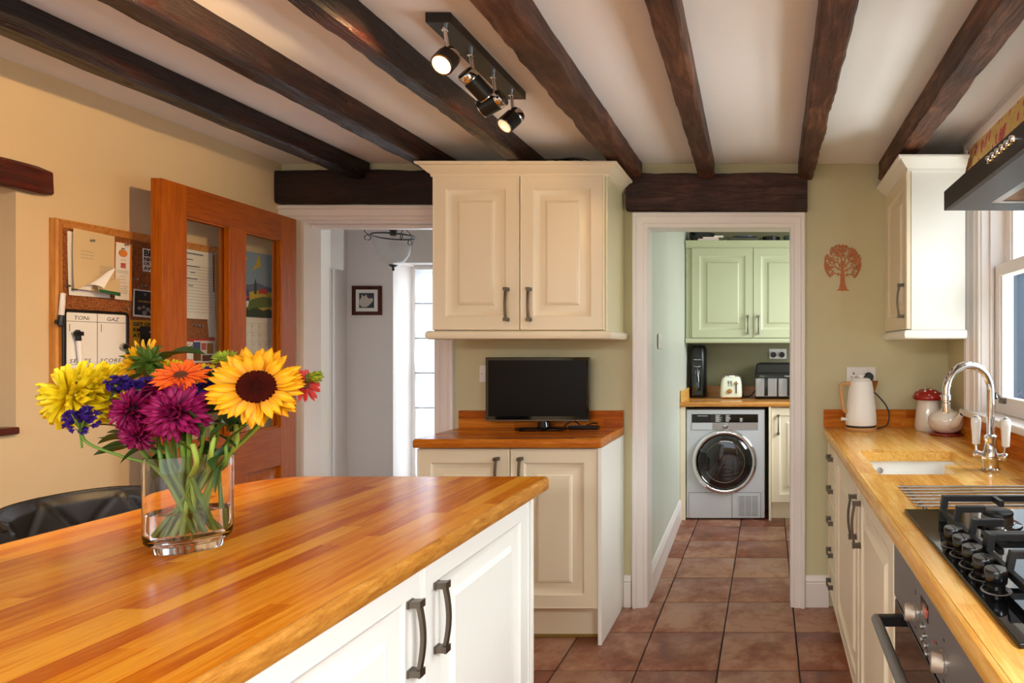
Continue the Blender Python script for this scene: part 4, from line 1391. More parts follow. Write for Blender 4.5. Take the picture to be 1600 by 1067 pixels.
p = wall_plate('double_socket', 'white double socket with one plug above the kettle', 0.469, 1.166, 0.146, 0.086)
uk_socket(p, 0.432, 1.160, YB, False)
uk_socket(p, 0.506, 1.160, YB, True)
pl = thing('mains_plug', 'round black mains plug in the socket behind the kettle', 'plug', (0.506, 3.015, 1.14))
MB().lathe([(0.022, 0), (0.024, 0.004), (0.023, 0.020), (0.018, 0.026), (0, 0.027)], (0, 0, 0), 20, mat=FACE_NY).xf(T((0.506, YB - 0.0105, 1.158))).build('plug_body', M['black'], pl, 40)
cp = [(0.506, 3.020, 1.138), (0.512, 2.995, 1.10), (0.548, 2.985, 1.065), (0.588, 2.982, 1.015), (0.600, 2.978, 0.965), (0.585, 2.965, 0.925), (0.545, 2.955, 0.9105), (0.51, 2.945, 0.9105)]
def smooth_pts(P, n=6):
    P = [Vector(p) for p in P]
    out = []
    for i in range(len(P) - 1):
        p0, p1, p2, p3 = P[max(i - 1, 0)], P[i], P[i + 1], P[min(i + 2, len(P) - 1)]
        for k in range(n):
            t = k / n
            out.append(0.5 * ((2 * p1) + (p2 - p0) * t + (2 * p0 - 5 * p1 + 4 * p2 - p3) * t * t + (3 * p1 - p0 - 3 * p2 + p3) * t ** 3))
    out.append(P[-1])
    return out
MB().tube(smooth_pts(cp), 0.0036, 8).build('flex', M['black'], pl, 60)

# ------------------------------------------------------------------ kettle, mushroom jar, teapot
kx, ky = 0.452, 2.925
k = thing('electric_kettle', 'white electric kettle with pale wooden handle on oak worktop', 'kettle', (kx, ky, ZT))
MB().lathe([(0.074, 0.0005), (0.076, 0.003), (0.076, 0.016), (0.074, 0.018)], (kx, ky, ZT), 36).build('base_plate', M['wood_light'], k, 40)
MB().lathe([(0.072, 0.0185), (0.0735, 0.021), (0.0735, 0.025), (0.072, 0.027)], (kx, ky, ZT), 36).build('base_ring', M['black'], k, 40)
MB().lathe([(0.073, 0.0275), (0.0755, 0.032), (0.074, 0.07), (0.068, 0.13), (0.061, 0.19), (0.0545, 0.232), (0.052, 0.240), (0.046, 0.244)], (kx, ky, ZT), 40).build('body', M['kettle_white'], k, 50)
MB().lathe([(0.045, 0.2443), (0.044, 0.250), (0.030, 0.254), (0.012, 0.255), (0.011, 0.262), (0.020, 0.264), (0.020, 0.269), (0, 0.270)], (kx, ky, ZT), 28).build('lid', M['kettle_white'], k, 40)
MB().loft([[(kx + 0.040, ky - 0.022, ZT + 0.243), (kx + 0.084, ky - 0.002, ZT + 0.240), (kx + 0.084, ky + 0.002, ZT + 0.240), (kx + 0.040, ky + 0.022, ZT + 0.243)], [(kx + 0.052, ky - 0.016, ZT + 0.19), (kx + 0.066, ky - 0.002, ZT + 0.185), (kx + 0.066, ky + 0.002, ZT + 0.185), (kx + 0.052, ky + 0.016, ZT + 0.19)]]).build('spout', M['brass'], k, 30)
hp = smooth_pts([(kx - 0.050, ky - 0.01, ZT + 0.228), (kx - 0.085, ky - 0.018, ZT + 0.226), (kx - 0.102, ky - 0.02, ZT + 0.215), (kx - 0.098, ky - 0.02, ZT + 0.16), (kx - 0.088, ky - 0.018, ZT + 0.105), (kx - 0.070, ky - 0.014, ZT + 0.088)], 5)
MB().tube(hp, 0.0085, 12).build('handle', M['wood_light'], k, 60)
MB().tube([(kx - 0.07, ky - 0.02, ZT + 0.055), (kx - 0.098, ky - 0.028, ZT + 0.058)], [0.006, 0.009], 10).build('switch', M['white_plastic'], k, 50)

jx, jy = 0.775, 2.915
j = thing('mushroom_jar', 'toadstool-shaped jar with spotted red cap in the worktop corner', 'jar', (jx, jy, ZT))
MB().lathe([(0.058, 0.0005), (0.062, 0.006), (0.064, 0.03), (0.058, 0.09), (0.049, 0.142), (0.047, 0.150)], (jx, jy, ZT), 32).build('jar_body', M['pot_glaze'], j, 50)
MB().lathe([(0.046, 0.1505), (0.068, 0.150), (0.074, 0.156), (0.073, 0.166), (0.064, 0.184), (0.046, 0.197), (0.022, 0.204), (0, 0.206)], (jx, jy, ZT), 36).build('lid', M['red_glaze'], j, 60)
dots = MB()
rd = random.Random(3)
for a, rr_, zz in [(260, 0.066, 0.179), (290, 0.060, 0.188), (240, 0.052, 0.195), (310, 0.071, 0.172), (275, 0.040, 0.2005), (210, 0.066, 0.179), (330, 0.056, 0.191), (180, 0.05, 0.196), (0, 0.05, 0.196), (60, 0.06, 0.188), (120, 0.06, 0.188), (225, 0.028, 0.203), (320, 0.030, 0.2025)]:
    p0 = Vector((jx + rr_ * math.cos(R(a)), jy + rr_ * math.sin(R(a)), ZT + zz))
    nrm = Vector((math.cos(R(a)) * rr_ * 0.9, math.sin(R(a)) * rr_ * 0.9, 0.045)).normalized()
    q = nrm.to_track_quat('Z', 'Y').to_matrix().to_4x4()
    dots.lathe([(0.0065, -0.003), (0.005, 0.0008), (0, 0.0012)], (0, 0, 0), 10, mat=T(p0 + nrm * -0.001) @ q)
dots.build('white_spots', M['ceramic'], j, 40)

px_, py_ = 0.822, 2.775
tr = tag(MB().lathe([(0.0, 0.0005), (0.070, 0.0005), (0.078, 0.004), (0.078, 0.008), (0.072, 0.009), (0.0, 0.009)], (px_, py_, ZT), 36).build('saucer', M['red_glaze'], None, 40), 'red glazed saucer under the cream teapot', 'saucer')
t = thing('teapot', 'squat cream teapot with spout towards the room on red saucer', 'teapot', (px_, py_, ZT + 0.0095))
MB().lathe([(0.034, 0.0), (0.046, 0.004), (0.066, 0.020), (0.0775, 0.048), (0.076, 0.068), (0.062, 0.090), (0.040, 0.100), (0.032, 0.101)], (px_, py_, ZT + 0.0095), 36, sx=1.06).build('body', M['pot_glaze'], t, 60)
MB().lathe([(0.031, 0.1013), (0.032, 0.106), (0.020, 0.112), (0.008, 0.115), (0.010, 0.121), (0.008, 0.128), (0, 0.129)], (px_, py_, ZT + 0.0095), 24).build('lid', M['pot_glaze'], t, 60)
sp = smooth_pts([(px_ + 0.006, py_ - 0.050, ZT + 0.050), (px_ + 0.018, py_ - 0.084, ZT + 0.062), (px_ + 0.026, py_ - 0.100, ZT + 0.084), (px_ + 0.034, py_ - 0.114, ZT + 0.104)], 4)
MB().lathe([(0.0085, 0), (0, 0.0002)], (0, 0, 0), 14).xf(T(sp[-1] + (sp[-1] - sp[-2]).normalized() * 0.0004) @ (sp[-1] - sp[-2]).to_track_quat('Z', 'Y').to_matrix().to_4x4()).build('spout_hole_shade', M['ink'], t)  # dark disc painted for the shade inside the spout
n_ = len(sp)
MB().tube(sp, [0.024 - 0.012 * i / (n_ - 1) for i in range(n_)], 14).build('spout', M['pot_glaze'], t, 60)
hp = smooth_pts([(px_ + 0.05, py_ + 0.05, ZT + 0.085), (px_ + 0.075, py_ + 0.078, ZT + 0.092), (px_ + 0.075, py_ + 0.082, ZT + 0.055), (px_ + 0.052, py_ + 0.056, ZT + 0.035)], 4)
MB().tube(hp, 0.006, 10).build('handle', M['pot_glaze'], t, 60)

# ------------------------------------------------------------------ plywood tree on the wall
tm = MB()
tr_ = random.Random(12)
def strip(p, q, w0, w1):
    p, q = Vector(p), Vector(q)
    d = (q - p).normalized()
    n = Vector((-d.y, d.x))
    zz = 0.0035 + 0.0015 * tr_.random()
    tm.loft([[(a.x, a.y, z) for a in (p + n * w0, p - n * w0, q - n * w1, q + n * w1)] for z in (0.0003 * tr_.random(), zz)])
def branch(p, ang, L, w, depth):
    q = Vector(p) + Vector((math.cos(ang), math.sin(ang))) * L
    lim = Vector((q.x / 0.086, (q.y - 0.142) / 0.094))
    if lim.length > 1.0:
        v = q - Vector((0, 0.142))
        q = Vector((0, 0.142)) + v / lim.length
    strip(p, q, w * 0.8, w * 0.56)
    if depth == 0 or w < 0.0015:
        for k in range(3):
            a = ang + (k - 1) * 0.9
            strip(q, q + Vector((math.cos(a), math.sin(a))) * 0.008, 0.0012, 0.0027)
        return
    for da in (-0.55, 0.5) if depth % 2 else (-0.42, 0.05, 0.55):
        branch(q, ang + da + tr_.uniform(-0.15, 0.15), L * tr_.uniform(0.60, 0.78), w * 0.66, depth - 1)
    for k in (-1, 1):
        a = ang + k * 1.1
        m_ = (Vector(p) + q) / 2
        strip(m_, m_ + Vector((math.cos(a), math.sin(a))) * 0.009, 0.0011, 0.0027)
tm.loft([[(x, y, z) for x, y in ((-0.034, 0), (-0.020, 0.010), (-0.013, 0.035), (-0.011, 0.08), (-0.006, 0.125), (0.004, 0.125), (0.009, 0.08), (0.013, 0.035), (0.022, 0.010), (0.036, 0), (0.012, 0.003), (0, -0.001), (-0.014, 0.003))] for z in (0, 0.004)])
for a, y, L, w in ((168, 0.080, 0.040, 0.0042), (150, 0.10, 0.042, 0.0044), (128, 0.112, 0.040, 0.0042), (100, 0.122, 0.042, 0.005), (72, 0.122, 0.042, 0.0044), (48, 0.112, 0.042, 0.0044), (28, 0.095, 0.044, 0.0044), (10, 0.078, 0.042, 0.004)):
    branch((0, y), R(a), L, w, 3)
tm.xf(T((0.377, YB - 0.0005, 1.592)) @ FACE_NY)
tag(tm.build('wall_tree', M['copper_wood'], None), 'cut-out wooden tree decoration on the sage wall', 'wall decoration')

# ------------------------------------------------------------------ cables on the wall cabinet
cb = []
rd = random.Random(5)
for k in range(70):
    a = k * 0.42
    rr_ = 0.10 + 0.025 * math.sin(k * 0.37)
    cb.append((-0.98 + rr_ * 1.3 * math.cos(a) + k * 0.0012, 2.85 + rr_ * 0.5 * math.sin(a), 2.144 + 0.040 * (1 + math.sin(k * 0.42)) * (0.55 + 0.45 * math.sin(k * 0.21))))
tag(MB().tube(smooth_pts(cb, 3), 0.0032, 6).build('coiled_cable', M['black'], None, 60), 'coil of black cable lying on top of the dresser wall cabinet', 'cable')

# ------------------------------------------------------------------ cork board and what is pinned to it
WX = XL + 0.0008
b = thing('cork_board', 'pine framed cork board hanging on the cream wall', 'pinboard', (WX, 2.375, 1.14))
BYa, BYb, BZa, BZb, FW = 2.056, 2.688, 1.140, 1.748, 0.030
MB().box(WX, WX + 0.010, BYa + 0.01, BYb - 0.01, BZa + 0.01, BZb - 0.01).build('cork_sheet', M['cork'], b)
PR = [(0, 0), (0, 0.022), (-0.006, 0.026), (-0.012, 0.020), (-0.026, 0.016), (-0.030, 0.009), (-0.030, 0)]
MB().sweep([(BYa, BZa), (BYa, BZb), (BYb, BZb), (BYb, BZa)], PR, closed=True, to3=lambda y, z, h: (WX + h, y, z)).build('frame', M['pine'], b, 30)
CX = WX + 0.0105


def sheet(name, label, cat, y0, y1, z0, z1, mat, off=0.001, curl=0.0, lift=0.004, tilt=0.0, n=8, group=None):
    """A thin pinned sheet facing the room; curl lifts its lower edge off the board. Local frame: u along the wall, v up, w outwards."""
    w_, h_ = y1 - y0, z1 - z0
    mw = T((CX + off, (y0 + y1) / 2, (z0 + z1) / 2)) @ FACE_PX @ Matrix.Rotation(R(tilt), 4, 'Z')
    o = thing(name, label, cat, tuple(mw.to_translation()), group)
    rings = []
    for i in range(n + 1):
        v = h_ / 2 - h_ * i / n
        t = i / n
        ww = lift * t * t + curl * max(0, t - 0.6) ** 2 * 6
        rings.append([(-w_ / 2, v, ww), (w_ / 2, v, ww * 0.8), (w_ / 2, v, ww * 0.8 + 0.0005), (-w_ / 2, v, ww + 0.0005)])
    MB().loft(rings).xf(mw).build('sheet', mat, o, 30)
    return o, mw, w_, h_


def print_rect(o, mw, u0, u1, v0, v1, mat, name='print', lift=0.0012, base=0.0):
    return MB().box(u0, u1, v0, v1, base, base + lift).xf(mw).build(name, mat, o)


def lines(o, mw, rows, mat, name='printed_lines', th=0.0012, base=0.0):
    mb = MB()
    for u0, u1, v in rows:
        mb.box(u0, u1, v, v + th, base, base + 0.0011)
    return tag(mb.xf(mw).build(name, mat, o), kind='stuff')


# big buff sheets
o, mw, w_, h_ = sheet('paper_sheet', 'white lower sheet sticking out behind the buff cutting', 'paper', 2.100, 2.232, 1.488, 1.712, M['paper'], 0.0005, 0.0, 0.006)
o, mw, w_, h_ = sheet('newspaper_cutting', 'large buff newspaper cutting with curled corner pinned top left', 'paper', 2.108, 2.242, 1.508, 1.722, M['old_paper'], 0.008, 0.0, 0.012, -2)
rw = random.Random(2)
lines(o, mw, [(0.012, 0.050, -0.015 - 0.008 * i) for i in range(4)] + [(-0.05, -0.01, 0.03 - 0.012 * i) for i in range(3)], M['grey_ink'], base=0.012)
curl = []
for i in range(9):
    t = i / 8
    a = t * 2.6
    curl.append([(-0.055 + 0.05 * t + 0.03 * s_, -0.107 + 0.02 * math.sin(a) + 0.065 * t * s_, 0.014 + 0.018 * (1 - math.cos(a))) for s_ in (0, 0.4, 0.8, 1.2)])
MB().loft(curl, False, False, closed=False).xf(mw).build('curled_corner', M['paper'], o, 60)
MB().loft([[(0.062, -0.050, 0.030), (0.064, -0.118, 0.031), (0.064, -0.118, 0.0318), (0.062, -0.050, 0.0308)], [(-0.014, -0.088, 0.032), (-0.006, -0.110, 0.032), (-0.006, -0.110, 0.0328), (-0.014, -0.088, 0.0328)]]).xf(mw).build('folded_flap', M['old_paper'], o)
MB().loft([[(0.064, -0.104, 0.0325), (0.064, -0.118, 0.0325), (0.064, -0.118, 0.0331), (0.064, -0.104, 0.0331)], [(-0.008, -0.100, 0.0332), (-0.006, -0.110, 0.0332), (-0.006, -0.110, 0.0338), (-0.008, -0.100, 0.0338)]]).xf(mw).build('green_edge', M['green_print'], o)

o, mw, w_, h_ = sheet('flyer', 'orange edged flyer with a pumpkin drawing on the cork board', 'flyer', 2.249, 2.312, 1.485, 1.702, M['orange_paper'], 0.002, 0.0, 0.004, -1)
MB().box(-0.031, 0.019, -0.108, 0.106, 0.004, 0.0048).xf(mw).build('white_panel', M['paper'], o)
MB().lathe([(0.014, 0.0048), (0.0138, 0.0054), (0, 0.0055)], (-0.006, 0.068, 0), 20, sx=1.1).xf(mw).build('pumpkin', M['pink_print'], o)
MB().lathe([(0.0125, 0.0055), (0.0123, 0.0058), (0, 0.0059)], (-0.006, 0.068, 0), 20, sx=1.1).xf(mw).build('pumpkin_body', M['orange_paper'], o)
MB().box(-0.012, 0.0, 0.083, 0.087, 0.0048, 0.0056).xf(mw).build('pumpkin_stalk', M['green_print'], o)
MB().box(-0.013, 0.004, 0.012, 0.031, 0.0048, 0.0055).xf(mw).build('pink_square', M['pink_print'], o)
lines(o, mw, [(-0.014, 0.004, 0.042), (-0.026, 0.014, 0.000), (-0.026, 0.014, -0.006), (-0.016, 0.004, -0.020), (-0.013, 0.003, -0.032), (-0.012, 0.003, -0.044), (-0.026, 0.014, -0.058), (-0.024, 0.010, -0.066), (-0.026, 0.014, -0.074), (-0.024, 0.012, -0.082)], M['grey_ink'], base=0.0045)

o, mw, w_, h_ = sheet('slogan_card', 'white slogan card in bold black capitals beside the oak door', 'card', 2.352, 2.452, 1.604, 1.694, M['white'], 0.001, 0, 0.001)
for tx, sz, v in (('BE', 0.034, 0.016), ('NICE', 0.022, -0.004), ('OR GO', 0.017, -0.020), ('AWAY', 0.021, -0.040)):
    text(tx, sz, mw @ T((-0.047, v, 0.0018)), o, M['ink'], 'bold_lettering')

o, mw, w_, h_ = sheet('photo_card', 'dark photo card with white border pinned below the slogan card', 'photo', 2.315, 2.398, 1.424, 1.530, M['white'], 0.003, 0, 0.002, -2)
MB().box(-0.037, 0.037, -0.046, 0.048, 0.001, 0.0028).xf(mw).build('photo_print', plain('night_photo', (26, 26, 34), 0.4), o)
pc = MB()
for u, v, r_ in ((-0.02, -0.02, 0.007), (-0.004, -0.014, 0.006), (0.012, -0.022, 0.008), (0.024, -0.03, 0.006), (0.0, -0.036, 0.009), (0.0, 0.036, 0.004)):
    pc.lathe([(r_, 0.0028), (r_, 0.0031)], (u, v, 0), 10)
pc.xf(mw).build('photo_figures', M['grey_ink'], o)
text('SATURDAY', 0.010, mw @ T((-0.026, 0.004, 0.003)), o, M['yellow_paper'])

o, mw, w_, h_ = sheet('leaflet', 'yellow leaflet with black capitals behind a black card', 'leaflet', 2.308, 2.412, 1.262, 1.412, M['yellow_paper'], 0.001, 0, 0.003)
for tx, v in (('GET OFF', 0.052), ('KM', 0.030), ('AT', 0.008)):
    text(tx, 0.020, mw @ T((-0.046, v, 0.0035)), o, M['ink'], 'bold_lettering')
o, mw, w_, h_ = sheet('black_card', 'plain black card pinned over the yellow leaflet', 'card', 2.338, 2.425, 1.25, 1.388, M['black'], 0.006, 0, 0.003)
MB().box(-0.012, 0.014, 0.046, 0.050, 0.0035, 0.0042).xf(mw).build('white_mark', M['white'], o)

# dry-wipe board
o = thing('dry_wipe_board', 'small white score board with black rounded frame on the cork board', 'whiteboard', (CX, 2.186, 1.145))
mw = T((CX, 2.186, 1.292)) @ FACE_PX
W2, H2 = 0.108, 0.147
rr = [[(a, b2, z) for a, b2 in rounded(-W2, W2, -H2, H2, (0.016,) * 4, i, 5)] for i, z in ((0, 0.0005), (0, 0.010), (0.003, 0.013), (0.009, 0.013), (0.011, 0.009))]
MB().loft(rr).xf(mw).build('frame', M['black'], o, 40)
MB().loft([[(a, b2, z) for a, b2 in rounded(-W2, W2, -H2, H2, (0.016,) * 4, 0.0115, 5)] for z in (0.0088, 0.0098)]).xf(mw).build('writing_surface', M['white'], o, 40)
ln = MB()
for u0, u1, v0, v1 in ((-0.096, 0.096, 0.104, 0.1055), (-0.001, 0.0005, -0.135, 0.135), (-0.096, 0.096, -0.048, -0.0465), (-0.088, -0.0865, 0.07, 0.095), (-0.082, -0.0805, 0.06, 0.064), (0.012, 0.0135, 0.07, 0.098), (-0.086, -0.0845, -0.085, -0.06), (-0.079, -0.0775, -0.082, -0.058), (0.045, 0.0465, -0.085, -0.06)):
    ln.box(u0, u1, v0, v1, 0.0098, 0.0102)
ln.xf(mw).build('drawn_line', M['ink'], o)
text('TONi', 0.020, mw @ T((-0.075, 0.111, 0.0099)), o, M['ink'], 'handwriting', shear=0.2)
text('GAZ', 0.020, mw @ T((0.030, 0.111, 0.0099)), o, M['ink'], 'handwriting', shear=0.2)
text('SERIES', 0.021, mw @ T((-0.088, -0.042, 0.0099)), o, M['ink'], 'handwriting', shear=0.2, spacing=1.15)
text('SCORE', 0.021, mw @ T((0.008, -0.042, 0.0099)), o, M['ink'], 'handwriting', shear=0.2, spacing=1.15)
kn = thing('magnet', 'round black and silver magnet on right edge of the score board', 'magnet', (CX + 0.0135, 2.272, 1.308))
mk = T((CX + 0.0136, 2.272, 1.308)) @ FACE_PX
MB().lathe([(0.013, 0), (0.014, 0.003), (0.012, 0.008)], (0, 0, 0), 20).xf(mk).build('magnet_ring', M['steel'], kn, 40)
MB().lathe([(0.009, 0.0082), (0.009, 0.011), (0, 0.0115)], (0, 0, 0), 18).xf(mk).build('magnet_cap', M['black'], kn, 40)
for lab, y, z, tl, off in (('black capped white marker clipped at the left edge of the score board', 2.062, 1.432, 4, 0.026), ('black capped white marker lying diagonally on the score board', 2.118, 1.312, 5, 0.0212)):
    p = thing('marker_pen', lab, 'pen', (CX + off, y, z - 0.06))
    down = 'left edge' in lab
    mk = T((CX + off, y, z)) @ FACE_PX @ Matrix.Rotation(R(tl if not down else -tl), 4, 'Z') @ Matrix.Rotation(R(90 if down else -90), 4, 'X')
    MB().lathe([(0.004, -0.060), (0.007, -0.058), (0.0072, 0.018), (0.006, 0.020)], (0, 0, 0), 14).xf(mk).build('barrel', M['white_plastic'], p, 40)
    MB().lathe([(0.0074, 0.0165), (0.0078, 0.020), (0.0074, 0.052), (0.004, 0.055)], (0, 0, 0), 14).xf(mk).build('cap', M['black'], p, 40)
    MB().box(-0.012, 0.012, -0.008, 0.002, 0.034, 0.048).xf(mk).build('eraser', M['black'], p)

# sheets seen through the glass of the oak door
o, mw, w_, h_ = sheet('list_sheet', 'white handwritten list with ruled lines behind the near door pane', 'paper', 2.452, 2.648, 1.428, 1.724, M['paper'], 0.002, 0, 0.008)
lines(o, mw, [(-0.095, 0.090, 0.075 - 0.013 * i) for i in range(16)], M['grey_ink'], th=0.0009, base=0.007)
lines(o, mw, [(-0.03, 0.045, 0.126), (-0.03, 0.0, 0.100), (-0.03, 0.03, 0.072), (-0.01, 0.008, 0.046), (-0.03, 0.02, 0.02), (-0.02, 0.0, -0.01)], M['ink'], 'handwriting', th=0.003, base=0.007)
sheet('paper_note', 'narrow white note hanging behind the edge of the list', 'paper', 2.622, 2.672, 1.352, 1.55, M['paper'], 0.001, 0, 0.004, 3)
o, mw, w_, h_ = sheet('price_leaflet', 'white leaflet with red print and a price low on the cork board', 'leaflet', 2.452, 2.552, 1.222, 1.338, M['paper'], 0.004, 0, 0.004, -3)
MB().box(-0.05, 0.05, 0.052, 0.058, 0.003, 0.0042).xf(mw).build('red_band', M['red_print'], o)
text('C G4', 0.022, mw @ T((-0.002, 0.026, 0.0045)), o, M['ink'])
text('A/4.50', 0.026, mw @ T((-0.022, -0.040, 0.0065)), o, M['red_print'], 'bold_lettering')
o, mw, w_, h_ = sheet('picture_leaflet', 'leaflet with small blue and brown pictures under red heading', 'leaflet', 2.545, 2.662, 1.225, 1.345, M['red_print'], 0.001, 0, 0.002)
MB().box(-0.055, 0.055, -0.045, 0.050, 0.001, 0.003).xf(mw).build('white_panel', M['paper'], o)
for u0, u1, v0, v1, m_ in ((-0.048, -0.015, 0.006, 0.044, 'blue_print'), (-0.010, 0.012, 0.010, 0.040, 'pink_print'), (0.016, 0.045, -0.006, 0.040, 'brass'), (-0.046, -0.012, -0.036, -0.002, 'brass'), (-0.006, 0.042, -0.038, -0.012, 'walnut')):
    print_rect(o, mw, u0, u1, v0, v1, M[m_], 'picture', 0.0012, 0.0025)

PINL = ['holding the buff newspaper cutting', 'holding the orange edged flyer', 'just right of the orange edged flyer', 'beside the oak door above the photo card', 'left of the buff cutting, upper one', 'left of the buff cutting, lower one', 'between the score board and the photo card', 'at top right of the handwritten list', 'below the handwritten list, leftmost', 'below the handwritten list, second from left', 'below the handwritten list, second from right', 'below the handwritten list, rightmost']
pins = [(2.165, 1.690), (2.281, 1.695), (2.322, 1.570), (2.352, 1.548), (2.098, 1.520), (2.108, 1.508), (2.290, 1.452), (2.640, 1.716), (2.505, 1.405), (2.56, 1.400), (2.575, 1.402), (2.592, 1.398)]
for i, ((y, z), lab) in enumerate(zip(pins, PINL)):
    over = any(a <= y <= b2 and c_ <= z <= d_ for a, b2, c_, d_ in ((2.108, 2.242, 1.508, 1.722), (2.249, 2.312, 1.485, 1.702), (2.452, 2.648, 1.428, 1.724)))
    m = MB().lathe([(0.0045, 0), (0.0045, 0.001), (0.002, 0.002), (0.002, 0.007), (0.004, 0.0085), (0.004, 0.011), (0, 0.0115)], (0, 0, 0), 10).xf(T((CX + (0.010 if over else 0.0), y, z)) @ FACE_PX @ Matrix.Rotation(R(12), 4, 'Y'))
    tag(m.build('push_pin', M['steel'], None, 40), 'small silver push pin ' + lab, 'push pin', 'push pins in the cork board')

# calendar
CX0 = XL + 0.0015
o = thing('wall_calendar', 'wall calendar with countryside picture behind the far door pane', 'calendar', (CX0, 2.822, 1.15))
mw = T((CX0, 2.822, 1.45)) @ FACE_PX
MB().box(-0.148, 0.148, 0.0, 0.308, 0.016, 0.019).xf(mw).build('picture_page', M['sky_print'], o)
MB().box(-0.146, 0.146, -0.300, -0.001, 0.016, 0.019).xf(mw).build('date_page', M['paper'], o)
def flat(name, pts, mat, z=0.019, th=0.0006):
    MB().prism(pts, z, z + th).xf(mw).build(name, M[mat], o)
flat('hills', [(-0.148, 0.115), (0.148, 0.105), (0.148, 0.148), (0.10, 0.152), (0.05, 0.165), (0.0, 0.150), (-0.06, 0.168), (-0.148, 0.150)], 'hill_print')
flat('field', [(-0.148, 0.03), (0.148, 0.03), (0.148, 0.125), (0.06, 0.130), (-0.02, 0.112), (-0.148, 0.120)], 'field_print', 0.0196)
flat('meadow', [(-0.10, 0.02), (0.148, 0.06), (0.148, 0.098), (0.08, 0.102), (0.02, 0.085), (-0.04, 0.05)], 'meadow_print', 0.0202)
flat('hedge', [(-0.148, 0.001), (0.148, 0.001), (0.148, 0.030), (0.11, 0.044), (0.08, 0.034), (0.04, 0.048), (0.0, 0.034), (-0.06, 0.05), (-0.10, 0.036), (-0.148, 0.046)], 'bush_print', 0.0208)
flat('farmhouse', [(0.055, 0.115), (0.105, 0.115), (0.105, 0.128), (0.092, 0.140), (0.068, 0.140), (0.055, 0.128)], 'red_print', 0.0208)
flat('poplar', [(0.030, 0.11), (0.042, 0.11), (0.044, 0.15), (0.036, 0.185), (0.029, 0.15)], 'bush_print', 0.0208)
flat('bird', [(0.018, 0.222), (0.05, 0.236), (0.070, 0.250), (0.062, 0.285), (0.052, 0.302), (0.048, 0.280), (0.040, 0.250)], 'field_print', 0.0196)
flat('bird', [(-0.06, 0.252), (-0.02, 0.262), (-0.005, 0.270), (-0.02, 0.296), (-0.045, 0.306), (-0.05, 0.285)], 'field_print', 0.0196)
flat('small_bird_body', [(-0.030, 0.040), (-0.005, 0.044), (0.004, 0.085), (0.000, 0.125), (-0.022, 0.132), (-0.036, 0.10)], 'blue_print', 0.0214)
flat('small_bird_chest', [(-0.030, 0.042), (-0.006, 0.046), (0.000, 0.075), (-0.032, 0.075)], 'paper', 0.022)
flat('small_bird_band', [(-0.034, 0.085), (0.002, 0.089), (0.002, 0.098), (-0.035, 0.094)], 'red_print', 0.022)
gr = MB()
for i in range(8):
    u = -0.13 + 0.26 * i / 7
    gr.box(u, u + 0.0007, -0.29, -0.03, 0.019, 0.0194)
for i in range(7):
    v = -0.03 - 0.26 * i / 6
    gr.box(-0.13, 0.13, v, v + 0.0007, 0.019, 0.0194)
tag(gr.xf(mw).build('date_grid', M['grey_ink'], o), kind='stuff')
for i in range(30):
    text(str(i + 1), 0.012, mw @ T((-0.127 + 0.0371 * (i % 7), -0.046 - 0.0433 * (i // 7), 0.0191)), o, M['grey_ink'], 'date_number')

# ------------------------------------------------------------------ bar stool behind the island
cx_, cy_ = -1.715, 1.590
st = thing('bar_stool', 'black quilted leather bar stool with curved back behind the island', 'stool', (cx_, cy_, 0))
def back_pt(u, v, side):
    """u 0..1 round the back, v 0..1 up; side 0 inner face, 1 outer face."""
    a = R(254 - 150 * u)
    e = abs(2 * u - 1)
    zt_ = 0.905 - 0.030 * e ** 4
    z = 0.66 + (zt_ - 0.66) * v
    r = 0.188 + 0.02 * v
    if side == 0:
        p1 = ((u * 3.2 + v * 1.0) % 1.0)
        p2 = ((u * 3.2 - v * 1.0) % 1.0)
        g = min(abs(p1 - 0.5), abs(p2 - 0.5))
        r -= 0.018 + 0.010 * min(1.0, g / 0.10) ** 0.5 * (1 - 0.5 * v ** 8)
    else:
        r += 0.014
    if v > 0.93 or u < 0.02 or u > 0.98:
        r += (0.010 if side == 0 else -0.010)
    return (cx_ + r * math.cos(a), cy_ + r * math.sin(a), z)
rings = []
NU, NV = 72, 26
for i in range(NU + 1):
    u = i / NU
    rings.append([back_pt(u, k / NV, 0) for k in range(NV + 1)] + [back_pt(u, k / NV, 1) for k in range(NV, -1, -1)])
MB().loft(rings).build('backrest', M['leather'], st, 55)
pip = [Vector(back_pt(i / 40, 0.985, 0)) * 0.5 + Vector(back_pt(i / 40, 0.985, 1)) * 0.5 + Vector((0, 0, 0.002)) for i in range(41)]
MB().tube(pip, 0.006, 8).build('piping', M['leather'], st, 60)
MB().lathe([(0.15, 0.585), (0.195, 0.60), (0.205, 0.63), (0.198, 0.655), (0.17, 0.668), (0.06, 0.664), (0, 0.662)], (cx_, cy_, 0), 40).build('seat', M['leather'], st, 60)
MB().tube([(cx_, cy_, 0.03), (cx_, cy_, 0.30), (cx_, cy_, 0.301), (cx_, cy_, 0.59)], [0.030, 0.030, 0.020, 0.020], 20).build('column', M['chrome'], st, 40)
MB().lathe([(0.205, 0.001), (0.21, 0.008), (0.19, 0.016), (0.06, 0.032), (0.035, 0.045)], (cx_, cy_, 0), 40).build('base', M['chrome'], st, 40)
ft = [(cx_ + 0.02 + 0.15 * math.cos(R(a)), cy_ + 0.15 * math.sin(R(a)), 0.24) for a in range(-110, 111, 10)]
MB().tube([(cx_, cy_ - 0.03, 0.24)] + ft + [(cx_, cy_ + 0.03, 0.24)], 0.009, 10).build('footrest', M['chrome'], st, 50)

